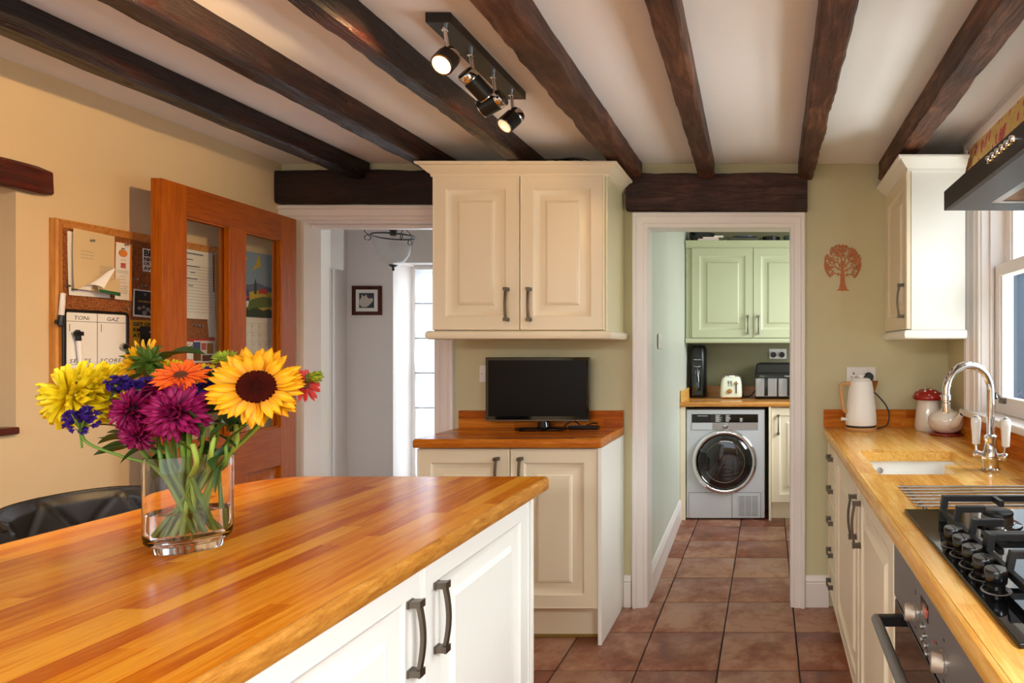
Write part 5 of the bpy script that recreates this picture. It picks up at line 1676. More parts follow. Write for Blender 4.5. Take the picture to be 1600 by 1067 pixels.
# ------------------------------------------------------------------ vase
VX, VY, VR = -1.137, 1.182, R(36)
v = thing('glass_vase', 'oval clear glass vase of flowers on the island worktop', 'vase', (VX, VY, ZT))
VA, VB = 0.066, 0.043
def ell(a, b, z, n=56):
    return [(VX + a * math.cos(t) * math.cos(VR) - b * math.sin(t) * math.sin(VR), VY + a * math.cos(t) * math.sin(VR) + b * math.sin(t) * math.cos(VR), z) for t in [2 * math.pi * k / n for k in range(n)]]
z0 = ZT + 0.0006
prof = [(0.048, 0.029, 0.0), (0.050, 0.031, 0.002), (0.050, 0.031, 0.013), (0.052, 0.033, 0.016), (0.060, 0.038, 0.018), (VA - 0.001, VB - 0.001, 0.026), (VA, VB, 0.040), (VA, VB, 0.17), (VA - 0.0015, VB - 0.001, 0.187), (VA - 0.003, VB - 0.0025, 0.1875), (VA - 0.0035, VB - 0.0035, 0.17), (VA - 0.0035, VB - 0.0035, 0.042), (VA - 0.006, VB - 0.006, 0.030), (0.052, 0.031, 0.024), (0.030, 0.018, 0.023)]
MB().loft([ell(a, b, z0 + z) for a, b, z in prof]).build('vase_body', M['glass'], v, 60)
wl = 0.078
MB().loft([ell(a, b, z0 + z) for a, b, z in ((0.030, 0.018, 0.0234), (0.0515, 0.0305, 0.0246), (VA - 0.0066, VB - 0.0066, 0.0305), (VA - 0.0039, VB - 0.0039, 0.0425), (VA - 0.0039, VB - 0.0039, wl))]).build('water', M['water'], v, 50)

# ------------------------------------------------------------------ flowers: one thing per stem
rf = random.Random(42)
def petal_mesh(name, L, W, mat, cup=0.15, droop=0.2, tip=0.5, n=5, base=0.3):
    rings = []
    for i in range(n + 1):
        t = i / n
        w_ = W * (base + (1 - base) * math.sin(math.pi * min(1, t / (2 * tip)) / 1.0 if t < tip else math.pi / 2 * 1.0)) if t < tip else W * max(0.06, math.cos((t - tip) / (1 - tip) * math.pi / 2) ** 0.75)
        z = -droop * L * t * t
        rings.append([(x * w_ / 2, L * t, z + cup * W * (x * x)) for x in (-1, -0.45, 0.0, 0.45, 1)])
    mb = MB().loft(rings, False, False, closed=False)
    me = mb.mesh(name, mat, 80)
    return me


def head_matrix(c, nrm, spin=0.0):
    q = Vector(nrm).normalized().to_track_quat('Z', 'Y').to_matrix().to_4x4()
    return T(c) @ q @ Matrix.Rotation(spin, 4, 'Z')


def ring(parent, hm, me, n, r0, h, tilt, sc=1.0, jit=0.1, a0=0.0, name='petal', keep=None):
    for k in range(n):
        a = 2 * math.pi * (k + a0) / n + rf.uniform(-jit, jit) * 2
        if keep and not keep(a): continue
        s = sc * rf.uniform(0.88, 1.12)
        m = hm @ Matrix.Rotation(a, 4, 'Z') @ T((0, r0, h)) @ Matrix.Rotation(tilt + rf.uniform(-jit, jit), 4, 'X') @ Matrix.Rotation(rf.uniform(-jit, jit) * 1.5, 4, 'Y') @ Matrix.Scale(s, 4)
        inst(me, name, parent, m)


def foot_point(ax, ay, z=0.036):
    return Vector((VX + ax * math.cos(VR) - ay * math.sin(VR), VY + ax * math.sin(VR) + ay * math.cos(VR), ZT + z))


def stem(parent, head, nrm, waist, foot, r=0.0042, mat='stem', r_top=None):
    """From the head, down through the mouth of the vase (waist) to its foot."""
    h = Vector(head)
    n = Vector(nrm).normalized()
    w_ = foot_point(*waist)
    f = foot_point(*foot)
    pts = smooth_pts([h - n * 0.004, h - n * 0.028 + Vector((0, 0, -0.012)), (h - n * 0.03 + w_) / 2 + Vector((0, 0, 0.012 - 0.02)), w_, (w_ + f) / 2, f], 6)
    k = len(pts)
    rt = r_top or r * 0.8
    MB().tube(pts, [rt + (r - rt) * i / (k - 1) for i in range(k)], 9).build('stem', M[mat], parent, 60)
    return pts


def leaf_mesh(name, L, W, fold=0.3, droop=0.35, n=8, wav=0.0):
    rings = []
    for i in range(n + 1):
        t = i / n
        w_ = W * (math.sin(math.pi * t ** 0.75) ** 0.8 if 0 < t < 1 else 0.03)
        z = -droop * L * t * t
        rings.append([(x * w_ / 2, L * t, z + fold * w_ * abs(x) + wav * W * math.sin(t * 14 + x)) for x in (-1, -0.5, 0, 0.5, 1)])
    return MB().loft(rings, False, False, closed=False).mesh(name, M['leaf'], 80)


LEAF = leaf_mesh('leaf', 0.075, 0.034)
LEAF_BIG = leaf_mesh('leaf', 0.10, 0.055, 0.2, 0.45, 9, 0.06)
LEAF_THIN = leaf_mesh('leaf', 0.07, 0.013, 0.3, 0.25)
def add_leaf(parent, me, p, d, roll=0.0, sc=1.0):
    d = Vector(d).normalized()
    q = d.to_track_quat('Y', 'Z').to_matrix().to_4x4()
    inst(me, 'leaf', parent, T(p) @ q @ Matrix.Rotation(roll, 4, 'Y') @ Matrix.Scale(sc, 4))


SUN_P = petal_mesh('petal', 0.056, 0.021, M['sun_petal'], 0.22, 0.10, 0.45)
GER_P = petal_mesh('petal', 0.032, 0.0085, M['gerbera_orange'], 0.1, 0.10, 0.6, 4)
GER_R = petal_mesh('petal', 0.030, 0.0085, M['gerbera_red'], 0.1, 0.10, 0.6, 4)
MUM_M = petal_mesh('petal', 0.036, 0.0105, M['mum_magenta'], 0.45, 0.10, 0.6, 5, 0.4)
MUM_S = petal_mesh('petal', 0.022, 0.007, M['mum_magenta'], 0.5, -0.25, 0.6, 4, 0.4)
MUM_Y = petal_mesh('petal', 0.040, 0.013, M['mum_yellow'], 0.45, 0.12, 0.6, 5, 0.4)
MUM_YS = petal_mesh('petal', 0.026, 0.010, M['mum_yellow'], 0.5, -0.3, 0.6, 4, 0.4)
SEPAL = petal_mesh('sepal', 0.030, 0.010, M['calyx'], 0.3, 0.3, 0.3, 5)
BUD_P = petal_mesh('petal', 0.018, 0.006, M['bud_green'], 0.4, -0.2, 0.5, 4)


def px(x, y, Y):
    """A flower position in metres, from image pixel coordinates and a chosen depth Y in the room."""
    return Vector(((x - 1200) * Y / 940, Y, 1.3 + (545 - y) * Y / 940))


def sunflower(name, label, c, nrm, sc, waist, foot, petals=((26, 0.034, -0.003, -0.02, 1.02), (26, 0.033, 0.000, 0.14, 1.0), (24, 0.032, 0.003, 0.32, 0.86)), r=0.006, spin=0.0):
    t = thing(name, label, 'sunflower', tuple(foot_point(*foot)), 'flowers in the glass vase')
    hm = head_matrix(c, nrm, spin)
    for n, r0, h, tl, s in petals:
        ring(t, hm, SUN_P, n, r0 * sc, h * sc, tl, s * sc, 0.10)
    MB().lathe([(0.032, -0.006), (0.038, 0.0), (0.038, 0.006), (0.032, 0.011), (0.020, 0.009), (0.015, 0.0075), (0, 0.0065)], (0, 0, 0), 32).xf(hm @ Matrix.Scale(sc, 4)).build('disc', M['disc'], t, 60)
    dk = MB()
    for k in range(170):
        a = k * 2.39996
        rr_ = 0.037 * math.sqrt((k + 0.5) / 170)
        hh = 0.0085 if rr_ > 0.03 else 0.0095
        dk.lathe([(0.0016, -0.003), (0.0013, 0.0022), (0, 0.0026)], (rr_ * math.cos(a), rr_ * math.sin(a), hh - (0.002 if rr_ < 0.018 else 0)), 5, m=1 if rr_ < 0.017 else 0)
    tag(dk.xf(hm @ Matrix.Scale(sc, 4)).build('floret', [M['disc'], M['disc_core']], t), kind='stuff')
    MB().lathe([(0.006, -0.022), (0.022, -0.016), (0.038, -0.006), (0.040, 0.0)], (0, 0, 0), 24).xf(hm @ Matrix.Scale(sc, 4)).build('receptacle', M['calyx'], t, 60)
    ring(t, hm, SEPAL, 14, 0.030 * sc, -0.010 * sc, 0.15, 1.2 * sc, 0.2, name='sepal')
    stem(t, Vector(c) - Vector(nrm).normalized() * 0.018 * sc, nrm, waist, foot, r)
    return t


def mum(name, label, c, nrm, sc, waist, foot, big, small, heart, rings_, cat='chrysanthemum', r=0.0042):
    t = thing(name, label, cat, tuple(foot_point(*foot)), 'flowers in the glass vase')
    hm = head_matrix(c, nrm)
    for n, r0, h, tl, s, me in rings_:
        ring(t, hm, big if me else small, n, r0 * sc, h * sc, tl, s * sc, 0.13)
    if heart:
        MB().lathe([(0.010, -0.008), (0.013, 0.0), (0.010, 0.008), (0, 0.010)], (0, 0, 0), 18).xf(hm @ Matrix.Scale(sc, 4)).build('heart', heart, t, 60)
    MB().lathe([(0.004, -0.018), (0.012, -0.013), (0.016, -0.004), (0.012, 0.0)], (0, 0, 0), 18).xf(hm @ Matrix.Scale(sc, 4)).build('calyx', M['calyx'], t, 60)
    stem(t, Vector(c) - Vector(nrm).normalized() * 0.012, nrm, waist, foot, r, 'stem_dark')
    return t


R_DEC = [(22, 0.014, -0.004, -0.10, 1.1, 1), (22, 0.013, 0.000, 0.12, 1.05, 1), (20, 0.012, 0.004, 0.34, 0.95, 1), (18, 0.011, 0.008, 0.58, 0.78, 1), (16, 0.008, 0.010, 0.85, 0.95, 0), (12, 0.005, 0.011, 1.1, 0.75, 0)]
R_FULL = [(22, 0.012, -0.014, -0.55, 1.0, 1), (24, 0.013, -0.008, -0.25, 1.05, 1), (24, 0.013, -0.002, 0.02, 1.05, 1), (22, 0.012, 0.004, 0.30, 1.0, 1), (20, 0.010, 0.009, 0.58, 0.9, 1), (16, 0.008, 0.012, 0.86, 1.0, 0), (12, 0.005, 0.014, 1.12, 0.9, 0)]

# the sunflower that faces the room, and one seen from behind
c = px(402, 604, 1.13)
t = sunflower('sunflower', 'big open sunflower with dark brown disc facing the room, right of the bouquet', c, (0.42, -0.86, 0.10), 0.81, (0.030, 0.006, 0.16), (-0.042, 0.004))
c = px(226, 568, 1.20)
t = sunflower('sunflower', 'sunflower turned away showing its green back at top left of the bouquet', c, (-0.86, -0.34, 0.36), 0.56, (-0.020, 0.012, 0.16), (0.030, 0.010), ((16, 0.038, 0.0, 0.45, 1.0), (14, 0.036, 0.004, 0.7, 0.95)), 0.0052)
add_leaf(t, LEAF, px(255, 560, 1.20), (0.8, -0.1, 0.35), 0.3, 1.1)
add_leaf(t, LEAF, px(225, 585, 1.18), (-0.3, -0.5, -0.3), 0.2, 0.9)
hm_ = head_matrix(px(232, 566, 1.19), (0.5, -0.5, 0.5))
ring(t, hm_, SEPAL, 16, 0.006, 0.0, 0.4, 1.05, 0.35, name='sepal')
ring(t, hm_, SEPAL, 12, 0.004, 0.004, 0.9, 1.0, 0.35, name='sepal')

# orange and red gerberas
def gerbera(label, c, nrm, me, sc, waist, foot, disc):
    t = thing('gerbera', label, 'gerbera', tuple(foot_point(*foot)), 'flowers in the glass vase')
    hm = head_matrix(c, nrm)
    for n, r0, h, tl, s in ((24, 0.012, 0.0, 0.05, 1.15), (22, 0.011, 0.003, 0.18, 1.05), (16, 0.009, 0.005, 0.35, 0.55)):
        ring(t, hm, me, n, r0 * sc, h * sc, tl, s * sc, 0.08)
    MB().lathe([(0.013, -0.003), (0.013, 0.004), (0.010, 0.0075), (0.004, 0.006), (0, 0.0055)], (0, 0, 0), 20).xf(hm @ Matrix.Scale(sc, 4)).build('disc', disc, t, 60)
    MB().lathe([(0.004, -0.016), (0.010, -0.012), (0.014, -0.003)], (0, 0, 0), 16).xf(hm @ Matrix.Scale(sc, 4)).build('calyx', M['calyx'], t, 60)
    stem(t, Vector(c) - Vector(nrm).normalized() * 0.010, nrm, waist, foot, 0.0034)
    return t
gerbera('orange gerbera at the top middle of the bouquet', px(283, 588, 1.13), (0.30, -0.52, 0.66), GER_P, 0.86, (0.004, -0.018, 0.16), (0.012, -0.012), M['disc_orange'])
gerbera('red gerbera hidden behind the right edge of the big sunflower', px(474, 602, 1.19), (0.80, -0.18, 0.25), GER_R, 0.75, (0.042, 0.012, 0.16), (-0.030, 0.012), M['disc_orange'])

# magenta chrysanthemums
mum('magenta_chrysanthemum', 'magenta chrysanthemum with dark heart facing the room at the front', px(277, 645, 1.10), (0.34, -0.88, 0.16), 1.0, (0.004, -0.026, 0.16), (0.036, -0.006), MUM_M, MUM_S, M['disc_dark'], R_DEC)
mum('magenta_chrysanthemum', 'magenta chrysanthemum beside the yellow blooms, turned to the left', px(207, 640, 1.13), (-0.30, -0.80, 0.20), 0.80, (-0.022, -0.016, 0.16), (0.024, -0.016), MUM_M, MUM_S, M['disc_dark'], R_FULL)
mum('magenta_chrysanthemum', 'magenta chrysanthemum low on the left, nodding over the vase rim', px(214, 682, 1.12), (0.05, -0.85, -0.42), 0.58, (-0.034, -0.014, 0.16), (0.010, -0.018), MUM_M, MUM_S, M['disc_dark'], R_DEC)
mum('magenta_chrysanthemum', 'small magenta chrysanthemum just below the orange gerbera', px(254, 606, 1.17), (0.05, -0.55, 0.75), 0.66, (-0.006, 0.004, 0.16), (0.0, 0.016), MUM_M, MUM_S, M['disc_dark'], R_DEC)

# yellow chrysanthemums
mum('yellow_chrysanthemum', 'large yellow chrysanthemum spreading out on the far left of the bouquet', px(118, 618, 1.19), (-0.42, -0.78, 0.12), 1.22, (-0.046, 0.0, 0.165), (0.040, 0.002), MUM_Y, MUM_YS, M['mum_yellow'], R_FULL)
mum('yellow_chrysanthemum', 'yellow chrysanthemum between the big yellow one and the magenta flowers', px(160, 606, 1.22), (-0.22, -0.70, 0.52), 1.1, (-0.036, 0.014, 0.165), (0.036, 0.012), MUM_Y, MUM_YS, M['mum_yellow'], R_FULL)
mum('yellow_chrysanthemum', 'small yellow bloom behind the orange gerbera', px(262, 576, 1.26), (-0.1, -0.5, 0.75), 0.46, (-0.004, 0.022, 0.16), (-0.012, 0.016), MUM_Y, MUM_YS, M['mum_yellow'], R_DEC)
mum('yellow_chrysanthemum', 'small yellow bloom between orange gerbera and sunflower', px(318, 582, 1.26), (0.2, -0.5, 0.75), 0.44, (0.010, 0.022, 0.16), (-0.02, 0.014), MUM_Y, MUM_YS, M['mum_yellow'], R_DEC)

# lime buds
mum('lime_bud', 'lime green bud standing above the big sunflower petals', px(352, 562, 1.22), (0.05, -0.5, 0.85), 0.75, (0.018, 0.020, 0.16), (-0.026, 0.006), BUD_P, BUD_P, M['bud_green'], [(18, 0.012, 0, 0.1, 1.1, 1), (16, 0.010, 0.003, 0.45, 1.1, 1), (14, 0.006, 0.006, 0.85, 1.0, 1)], 'flower bud', 0.0032)
mum('lime_bud', 'lime green bud pointing right beyond the red gerbera', px(486, 590, 1.20), (0.9, -0.1, 0.12), 0.62, (0.046, 0.004, 0.165), (-0.036, -0.006), BUD_P, BUD_P, M['bud_green'], [(14, 0.010, 0, 0.9, 1.5, 1), (12, 0.007, 0.004, 1.15, 1.6, 1), (9, 0.003, 0.008, 1.35, 1.6, 1)], 'flower bud', 0.0030)

# statice sprays
def statice(label, spots, waist, foot):
    t = thing('statice', label, 'statice', tuple(foot_point(*foot)), 'flowers in the glass vase')
    mb, gm = MB(), MB()
    cs = [px(*s[:3]) for s in spots]
    for (x, y, Y, r_), c in zip(spots, cs):
        for k in range(int(46 * r_ / 0.02)):
            d = Vector((rf.gauss(0, 1), rf.gauss(0, 1), rf.gauss(0, 0.8)))
            d = d.normalized() * r_ * rf.random() ** 0.4
            p = c + d
            q = (d + Vector((0, -0.004, 0.006))).to_track_quat('Z', 'Y').to_matrix().to_4x4()
            a = [(0.0012 * math.cos(2 * math.pi * j / 5), 0.0012 * math.sin(2 * math.pi * j / 5), 0) for j in range(5)]
            b = [(0.0055 * (1 if j % 2 else 0.72) * math.cos(2 * math.pi * j / 10), 0.0055 * (1 if j % 2 else 0.72) * math.sin(2 * math.pi * j / 10), 0.007 + 0.001 * (j % 2)) for j in range(10)]
            m4 = T(p) @ q
            base = len(mb.v)
            vv = [m4 @ Vector((0, 0, 0))] + [m4 @ Vector(b_) for b_ in b]
            mb.add(vv, [(0, 1 + j, 1 + (j + 1) % 10) for j in range(10)])
            if k % 3 == 0: gm.tube([c - Vector((0, 0, r_)), p], 0.0008, 5)
    tag(mb.build('floret', M['statice'], t), kind='stuff')
    tag(gm.build('sprig', M['stem_dark'], t), kind='stuff')
    c = cs[0]
    stem(t, c, (0, -0.2, 0.9), waist, foot, 0.0028, 'stem_dark')
    for q in cs[1:]:
        MB().tube([q, (q + cs[0]) / 2 - Vector((0, 0, 0.02)), cs[0] - Vector((0, 0, 0.05))], 0.0016, 6).build('stalk', M['stem_dark'], t, 60)
statice('purple statice spray hanging low under the yellow chrysanthemum', ((128, 657, 1.10, 0.021), (122, 650, 1.12, 0.012)), (-0.048, -0.006, 0.17), (0.044, -0.002))
statice('purple statice spray between yellow blooms and orange gerbera', ((200, 604, 1.16, 0.017), (184, 600, 1.15, 0.012), (222, 602, 1.16, 0.015)), (-0.016, 0.0, 0.165), (0.018, 0.008))
statice('purple statice spray between orange gerbera and big sunflower', ((315, 608, 1.16, 0.020), (330, 585, 1.20, 0.014), (306, 622, 1.13, 0.014)), (0.016, 0.004, 0.165), (-0.016, -0.010))

# leafy greenery
gs = thing('leafy_stem', 'dark green leafy stems filling the middle of the bouquet', 'greenery', tuple(foot_point(-0.004, -0.02)), 'flowers in the glass vase')
stem(gs, px(316, 650, 1.13), (0.1, -0.2, 0.9), (0.014, -0.02, 0.16), (-0.03, -0.012), 0.003, 'stem_dark')
stem(gs, px(345, 640, 1.16), (0.3, -0.2, 0.8), (0.03, -0.010, 0.16), (-0.044, -0.004), 0.003, 'stem_dark')
stem(gs, px(300, 690, 1.11), (0.0, -0.3, 0.9), (0.002, -0.012, 0.14), (-0.006, -0.02), 0.0048, 'stem')
stem(gs, px(335, 680, 1.14), (0.3, -0.1, 0.9), (0.036, 0.004, 0.15), (0.014, 0.006), 0.0045, 'stem')
for (x, y, Y, d, me, roll, sc) in (
        (322, 648, 1.14, (0.4, -0.3, 0.7), LEAF_THIN, 0.2, 1.0), (336, 632, 1.18, (0.2, -0.2, 0.9), LEAF_THIN, -0.3, 1.1), (345, 610, 1.20, (-0.2, -0.3, 0.9), LEAF, 0.3, 0.8),
        (316, 680, 1.12, (0.1, -0.4, 0.9), LEAF_THIN, 0.1, 0.9), (330, 690, 1.12, (0.5, -0.3, 0.9), LEAF, 1.2, 0.6), (300, 706, 1.12, (-0.4, -0.3, 0.6), LEAF_THIN, 0.4, 0.8),
        (205, 694, 1.14, (-0.8, -0.4, 0.1), LEAF, 0.5, 0.55), (226, 700, 1.13, (-0.6, -0.5, -0.3), LEAF, 0.4, 0.5), (190, 668, 1.15, (-0.9, -0.2, 0.3), LEAF_THIN, 0.2, 0.8),
        (358, 672, 1.17, (0.6, -0.3, 0.6), LEAF, 1.1, 0.75), (350, 700, 1.16, (0.5, -0.1, 0.7), LEAF_THIN, 0.5, 1.0), (338, 712, 1.13, (0.3, -0.6, -0.3), LEAF, 0.6, 0.5),
        (246, 706, 1.18, (0.05, 0.0, -0.95), LEAF_BIG, 0.3, 0.62), (262, 716, 1.19, (0.1, 0.1, -0.9), LEAF, 0.9, 0.8), (345, 726, 1.18, (-0.3, 0.0, -0.8), LEAF_THIN, 0.3, 0.8), (290, 690, 1.16, (0.1, -0.3, 0.9), LEAF, 1.0, 0.9)):
    add_leaf(gs, me, px(x, y, Y), d, roll, sc)
for k in range(40):
    xx, yy = (rf.uniform(300, 372), rf.uniform(640, 712)) if k % 3 else (rf.uniform(190, 250), rf.uniform(676, 708))
    add_leaf(gs, LEAF if k % 2 else LEAF_THIN, px(xx, yy, rf.uniform(1.16, 1.21)), (rf.uniform(-0.7, 0.8) - (0.6 if xx < 260 else 0), rf.uniform(-0.4, 0.2), rf.uniform(-0.2, 0.9)), rf.uniform(-0.8, 1.2), rf.uniform(0.5, 0.85))
for (hx, hy, hY, wst, ft_, r_, m_) in ((330, 660, 1.15, (0.026, -0.006, 0.15), (-0.020, -0.014), 0.0050, 'stem'), (368, 660, 1.17, (0.040, 0.0, 0.15), (-0.004, 0.004), 0.0046, 'stem'), (285, 690, 1.15, (-0.010, -0.016, 0.15), (-0.016, 0.014), 0.0050, 'stem_dark'), (352, 690, 1.16, (0.044, -0.004, 0.15), (0.048, 0.004), 0.0036, 'stem_dark')):
    stem(gs, px(hx, hy, hY), (0.1, -0.2, 0.9), wst, ft_, r_, m_)

# ------------------------------------------------------------------ utility room
UX0 = -0.664
DY = 4.577
c = thing('utility_worktop', 'oak worktop over the tumble dryer in the utility room', 'worktop', (0.2, 4.85, 0.862))
rect_slab(c, -0.667, 0.927, 4.545, 5.148, (0.001, 0.001, 0.001, 0.001), M['pale_worktop_x'], 0.898, 0.036, 0.008)
staves(c, -0.659, 0.919, 4.553, 5.140, 0.894, 0.898, 0, 0.042, (0.3, 0.7), M['pale_worktop_x'], seed=31)
u = thing('upstand', 'low oak upstand along the back of the utility worktop', 'upstand', (0.2, 5.14, 0.898))
staves(u, -0.650, 0.927, 5.130, 5.1485, 0.8985, 0.983, 0, 0.086, (0.4, 0.7), M['pale_worktop_x'], seed=33)
u = thing('upstand', 'short oak upstand at the left end of the utility worktop', 'upstand', (-0.655, 4.85, 0.898))
staves(u, -0.6615, -0.645, 4.555, 5.129, 0.8985, 0.983, 1, 0.02, (0.3, 0.6), M['pale_worktop_y'], seed=34)
tag(MB().box(-0.6665, -0.627, 4.56, 5.14, 0.001, 0.861).build('filler_panel', M['cream'], None, bevel=0.001), 'pale cream filler panel between utility wall and tumble dryer', 'panel')

d = thing('tumble_dryer', 'white tumble dryer with dark round door under the utility worktop', 'tumble dryer', (-0.322, 4.86, 0))
dxm, dzm = lambda x: (x - 1200) / 205.4, lambda y: 1.3 - (y - 545) / 205.4
DX0, DX1 = dxm(1072.5), dxm(1195)
MB().box(DX0, DX1, DY, 5.12, 0.012, 0.8385).build('body', M['dryer_white'], d, bevel=0.006)
for x in (DX0 + 0.05, DX1 - 0.05):
    for y in (DY + 0.06, 5.06):
        MB().lathe([(0.02, 0.0005), (0.022, 0.004), (0.014, 0.012)], (x, y, 0), 12).build('foot', M['black'], d)
cp_ = MB().box(dxm(1081), dxm(1184.5), DY - 0.003, DY, dzm(660), dzm(647)).build('control_panel', M['black_gloss'], d)
sp_ = MB().box(dxm(1081), dxm(1184.5), DY - 0.003, DY, dzm(671.5), dzm(660.3)).build('steel_strip', M['steel'], d)
MB().box(dxm(1081.5), dxm(1113), DY - 0.006, DY - 0.003, dzm(671), dzm(660.6)).build('detergent_drawer', M['dryer_white'], sp_)
MB().box(dxm(1086), dxm(1111), DY - 0.007, DY - 0.003, dzm(657), dzm(650)).build('drawer_grip', M['black'], cp_, bevel=0.002)
MB().lathe([(0.026, 0), (0.026, 0.006), (0.021, 0.007), (0.020, 0.022), (0.016, 0.024), (0, 0.0245)], (0, 0, 0), 26, mat=FACE_NY).xf(T((dxm(1133), DY - 0.003, dzm(665.5)))).build('programme_dial', M['steel'], d, 40)
lt = MB()
rl = random.Random(9)
for (x0, y0, n_, w0) in ((1118, 648.5, 9, 10), (1134, 648.5, 9, 9), (1156, 653, 5, 5)):
    for i in range(n_):
        yy = dzm(y0 + i * 1.2)
        lt.box(dxm(x0), dxm(x0 + w0 * rl.uniform(0.5, 1)), DY - 0.0034, DY - 0.003, yy - 0.0022, yy)
lt.box(dxm(1090), dxm(1106), DY - 0.0034, DY - 0.003, dzm(650.2), dzm(649.4))
tag(lt.build('printed_mark', M['white'], cp_), kind='stuff')
rc = T((dxm(1132.4), DY, dzm(721)))
MB().lathe([(0.247, 0), (0.247, 0.014), (0.240, 0.026), (0.222, 0.031), (0.212, 0.026), (0.209, 0.012)], (0, 0, 0), 64, mat=FACE_NY, cap=False).xf(rc).build('door_ring', M['chrome'], d, 50)
gl = MB().lathe([(0.209, 0.012), (0.205, 0.024), (0.16, 0.036), (0.08, 0.042), (0, 0.043)], (0, 0, 0), 64, mat=FACE_NY, cap=False).xf(rc).build('door_glass', M['drum_glass'], d, 60)
MB().lathe([(0.150, 0.0375), (0.153, 0.0385), (0.156, 0.0372)], (0, 0, 0), 48, mat=FACE_NY, cap=False).xf(rc).build('inner_ring', M['pewter'], gl, 60)
MB().loft([[Vector((x, y, z)) for x, z in ((-0.200, -0.065), (-0.120, -0.065), (-0.110, 0.02), (-0.135, 0.072), (-0.182, 0.080))] for y in (-0.030, -0.046)]).xf(rc).build('door_grip', M['black_gloss'], gl, 30)
MB().box(dxm(1076), dxm(1189), DY - 0.0015, DY, dzm(809.5), dzm(769.2)).build('panel_joint', M['dryer_line'], d)
fp = MB().box(dxm(1076.6), dxm(1143.3), DY - 0.004, DY - 0.0015, dzm(809), dzm(769.8)).build('plinth_flap', M['dryer_white'], d, bevel=0.001)
vp = MB().box(dxm(1144.1), dxm(1188.4), DY - 0.004, DY - 0.0015, dzm(809), dzm(769.8)).build('vent_flap', M['dryer_white'], d, bevel=0.001)
MB().box(dxm(1146.5), dxm(1151.5), DY - 0.0055, DY - 0.004, dzm(794), dzm(784)).build('latch', M['dryer_white'], vp, bevel=0.0006)
MB().box(dxm(1154), dxm(1184.5), DY - 0.0045, DY - 0.004, dzm(806.5), dzm(774)).build('vent_recess', M['ink'], vp)
vg = MB()
for i in range(16):
    zz = dzm(806) + (dzm(774.5) - dzm(806)) * i / 15
    vg.box(dxm(1154), dxm(1184.5), DY - 0.0065, DY - 0.0045, zz - 0.0032, zz + 0.0032)
for i in range(4):
    xx = dxm(1154) + (dxm(1184.5) - dxm(1154)) * i / 3
    vg.box(xx - 0.0025, xx + 0.0025, DY - 0.0067, DY - 0.0045, dzm(806.5), dzm(774))
tag(vg.build('vent_slat', M['dryer_white'], vp), kind='stuff')

c = thing('utility_base_cabinet', 'pale cream base cabinet right of the tumble dryer', 'cabinet', (0.25, 4.86, 0))
MB().box(0.006, 0.024, 4.552, 5.14, 0.001, 0.861).build('end_panel', M['cream'], c)
MB().box(0.0245, 0.62, 4.59, 5.14, 0.12, 0.861).build('carcass', M['cream'], c)
MB().box(0.0245, 0.62, 4.62, 5.10, 0.001, 0.119).build('plinth', M['cream'], c)
cab_door(c, 0.026, 4.568, 0.135, 0.58, 0.72, 'ny', M['cream'], (0.052, 0.59))

c = thing('utility_wall_cabinet', 'pale cream two-door wall cabinet high in the utility room', 'cabinet', (0.1, 4.98, 1.346))
MB().box(-0.661, 0.42, 4.842, 5.148, 1.384, 2.112).build('carcass', M['cream_green'], c)
pth = [(-0.661, 5.148), (-0.661, 4.832), (0.42, 4.832), (0.42, 5.148)]
moulding(c, 'cornice', [(0.42, 4.832), (-0.661, 4.832)], [(o_ * 0.6, h_) for o_, h_ in CORN], 2.116, M['cream_green'], pth)
moulding(c, 'pelmet', [(0.42, 4.832), (-0.661, 4.832)], [(o_ * 0.8, h_) for o_, h_ in BULL], 1.346, M['cream_green'], pth)
cab_door(c, -0.610, 4.820, 1.388, 0.489, 0.722, 'ny', M['cream_green'], (0.448, 0.105))
cab_door(c, -0.117, 4.820, 1.388, 0.489, 0.722, 'ny', M['cream_green'], (0.040, 0.105))

# on top of the utility cabinet
zc_ = 2.1665
t = thing('saucepan', 'dark grey saucepan on top of the utility wall cabinet, far left', 'pan', (-0.545, 4.97, zc_))
MB().lathe([(0.092, 0.03), (0.098, 0.034), (0.104, 0.108), (0.107, 0.112), (0.101, 0.110), (0.094, 0.038), (0.0, 0.036)], (-0.545, 4.985, zc_ - 0.0297), 30).build('pan_body', plain('pan_grey', (62, 64, 68), 0.4, 0.3), t, 50)
MB().tube([(-0.60, 4.925, zc_ + 0.068), (-0.628, 4.80, zc_ + 0.080)], [0.010, 0.012], 10).build('pan_handle', M['black'], t, 50)
for nm, lab, x0, x1, z, dz, col in (('notebook', 'red notebook lying under the saucepan on the utility cabinet', -0.56, -0.395, 0.0, 0.014, 'red_print'), ('notebook', 'buff notebook stacked on the red one beside the saucepan', -0.52, -0.40, 0.0146, 0.012, 'old_paper'), ('notebook', 'pale notebook uppermost beside the saucepan', -0.43, -0.36, 0.0272, 0.010, 'paper')):
    if nm:
        o = thing(nm, lab, 'notebook', ((x0 + x1) / 2, 4.85, zc_ + z))
        MB().box(x0, x1, 4.812, 4.875, zc_ + z + 0.0003, zc_ + z + dz).build('pages', M['paper'], o)
        MB().box(x0 - 0.002, x1 + 0.002, 4.810, 4.875, zc_ + z + dz + 0.0001, zc_ + z + dz + 0.002).build('cover', M[col], o)
o = thing('oven_tray', 'shallow silver oven tray lying on the utility cabinet', 'tray', (-0.20, 4.9, zc_))
MB().loft([[(px_2, py_2, z) for px_2, py_2 in rounded(-0.33 + i, -0.06 - i, 4.815 + i, 5.05 - i, (0.02,) * 4, 0, 4)] for i, z in ((0.012, zc_ + 0.0004), (0.0, zc_ + 0.022), (-0.008, zc_ + 0.024), (0.002, zc_ + 0.020), (0.014, zc_ + 0.003))]).build('tray_body', M['steel'], o, 40)
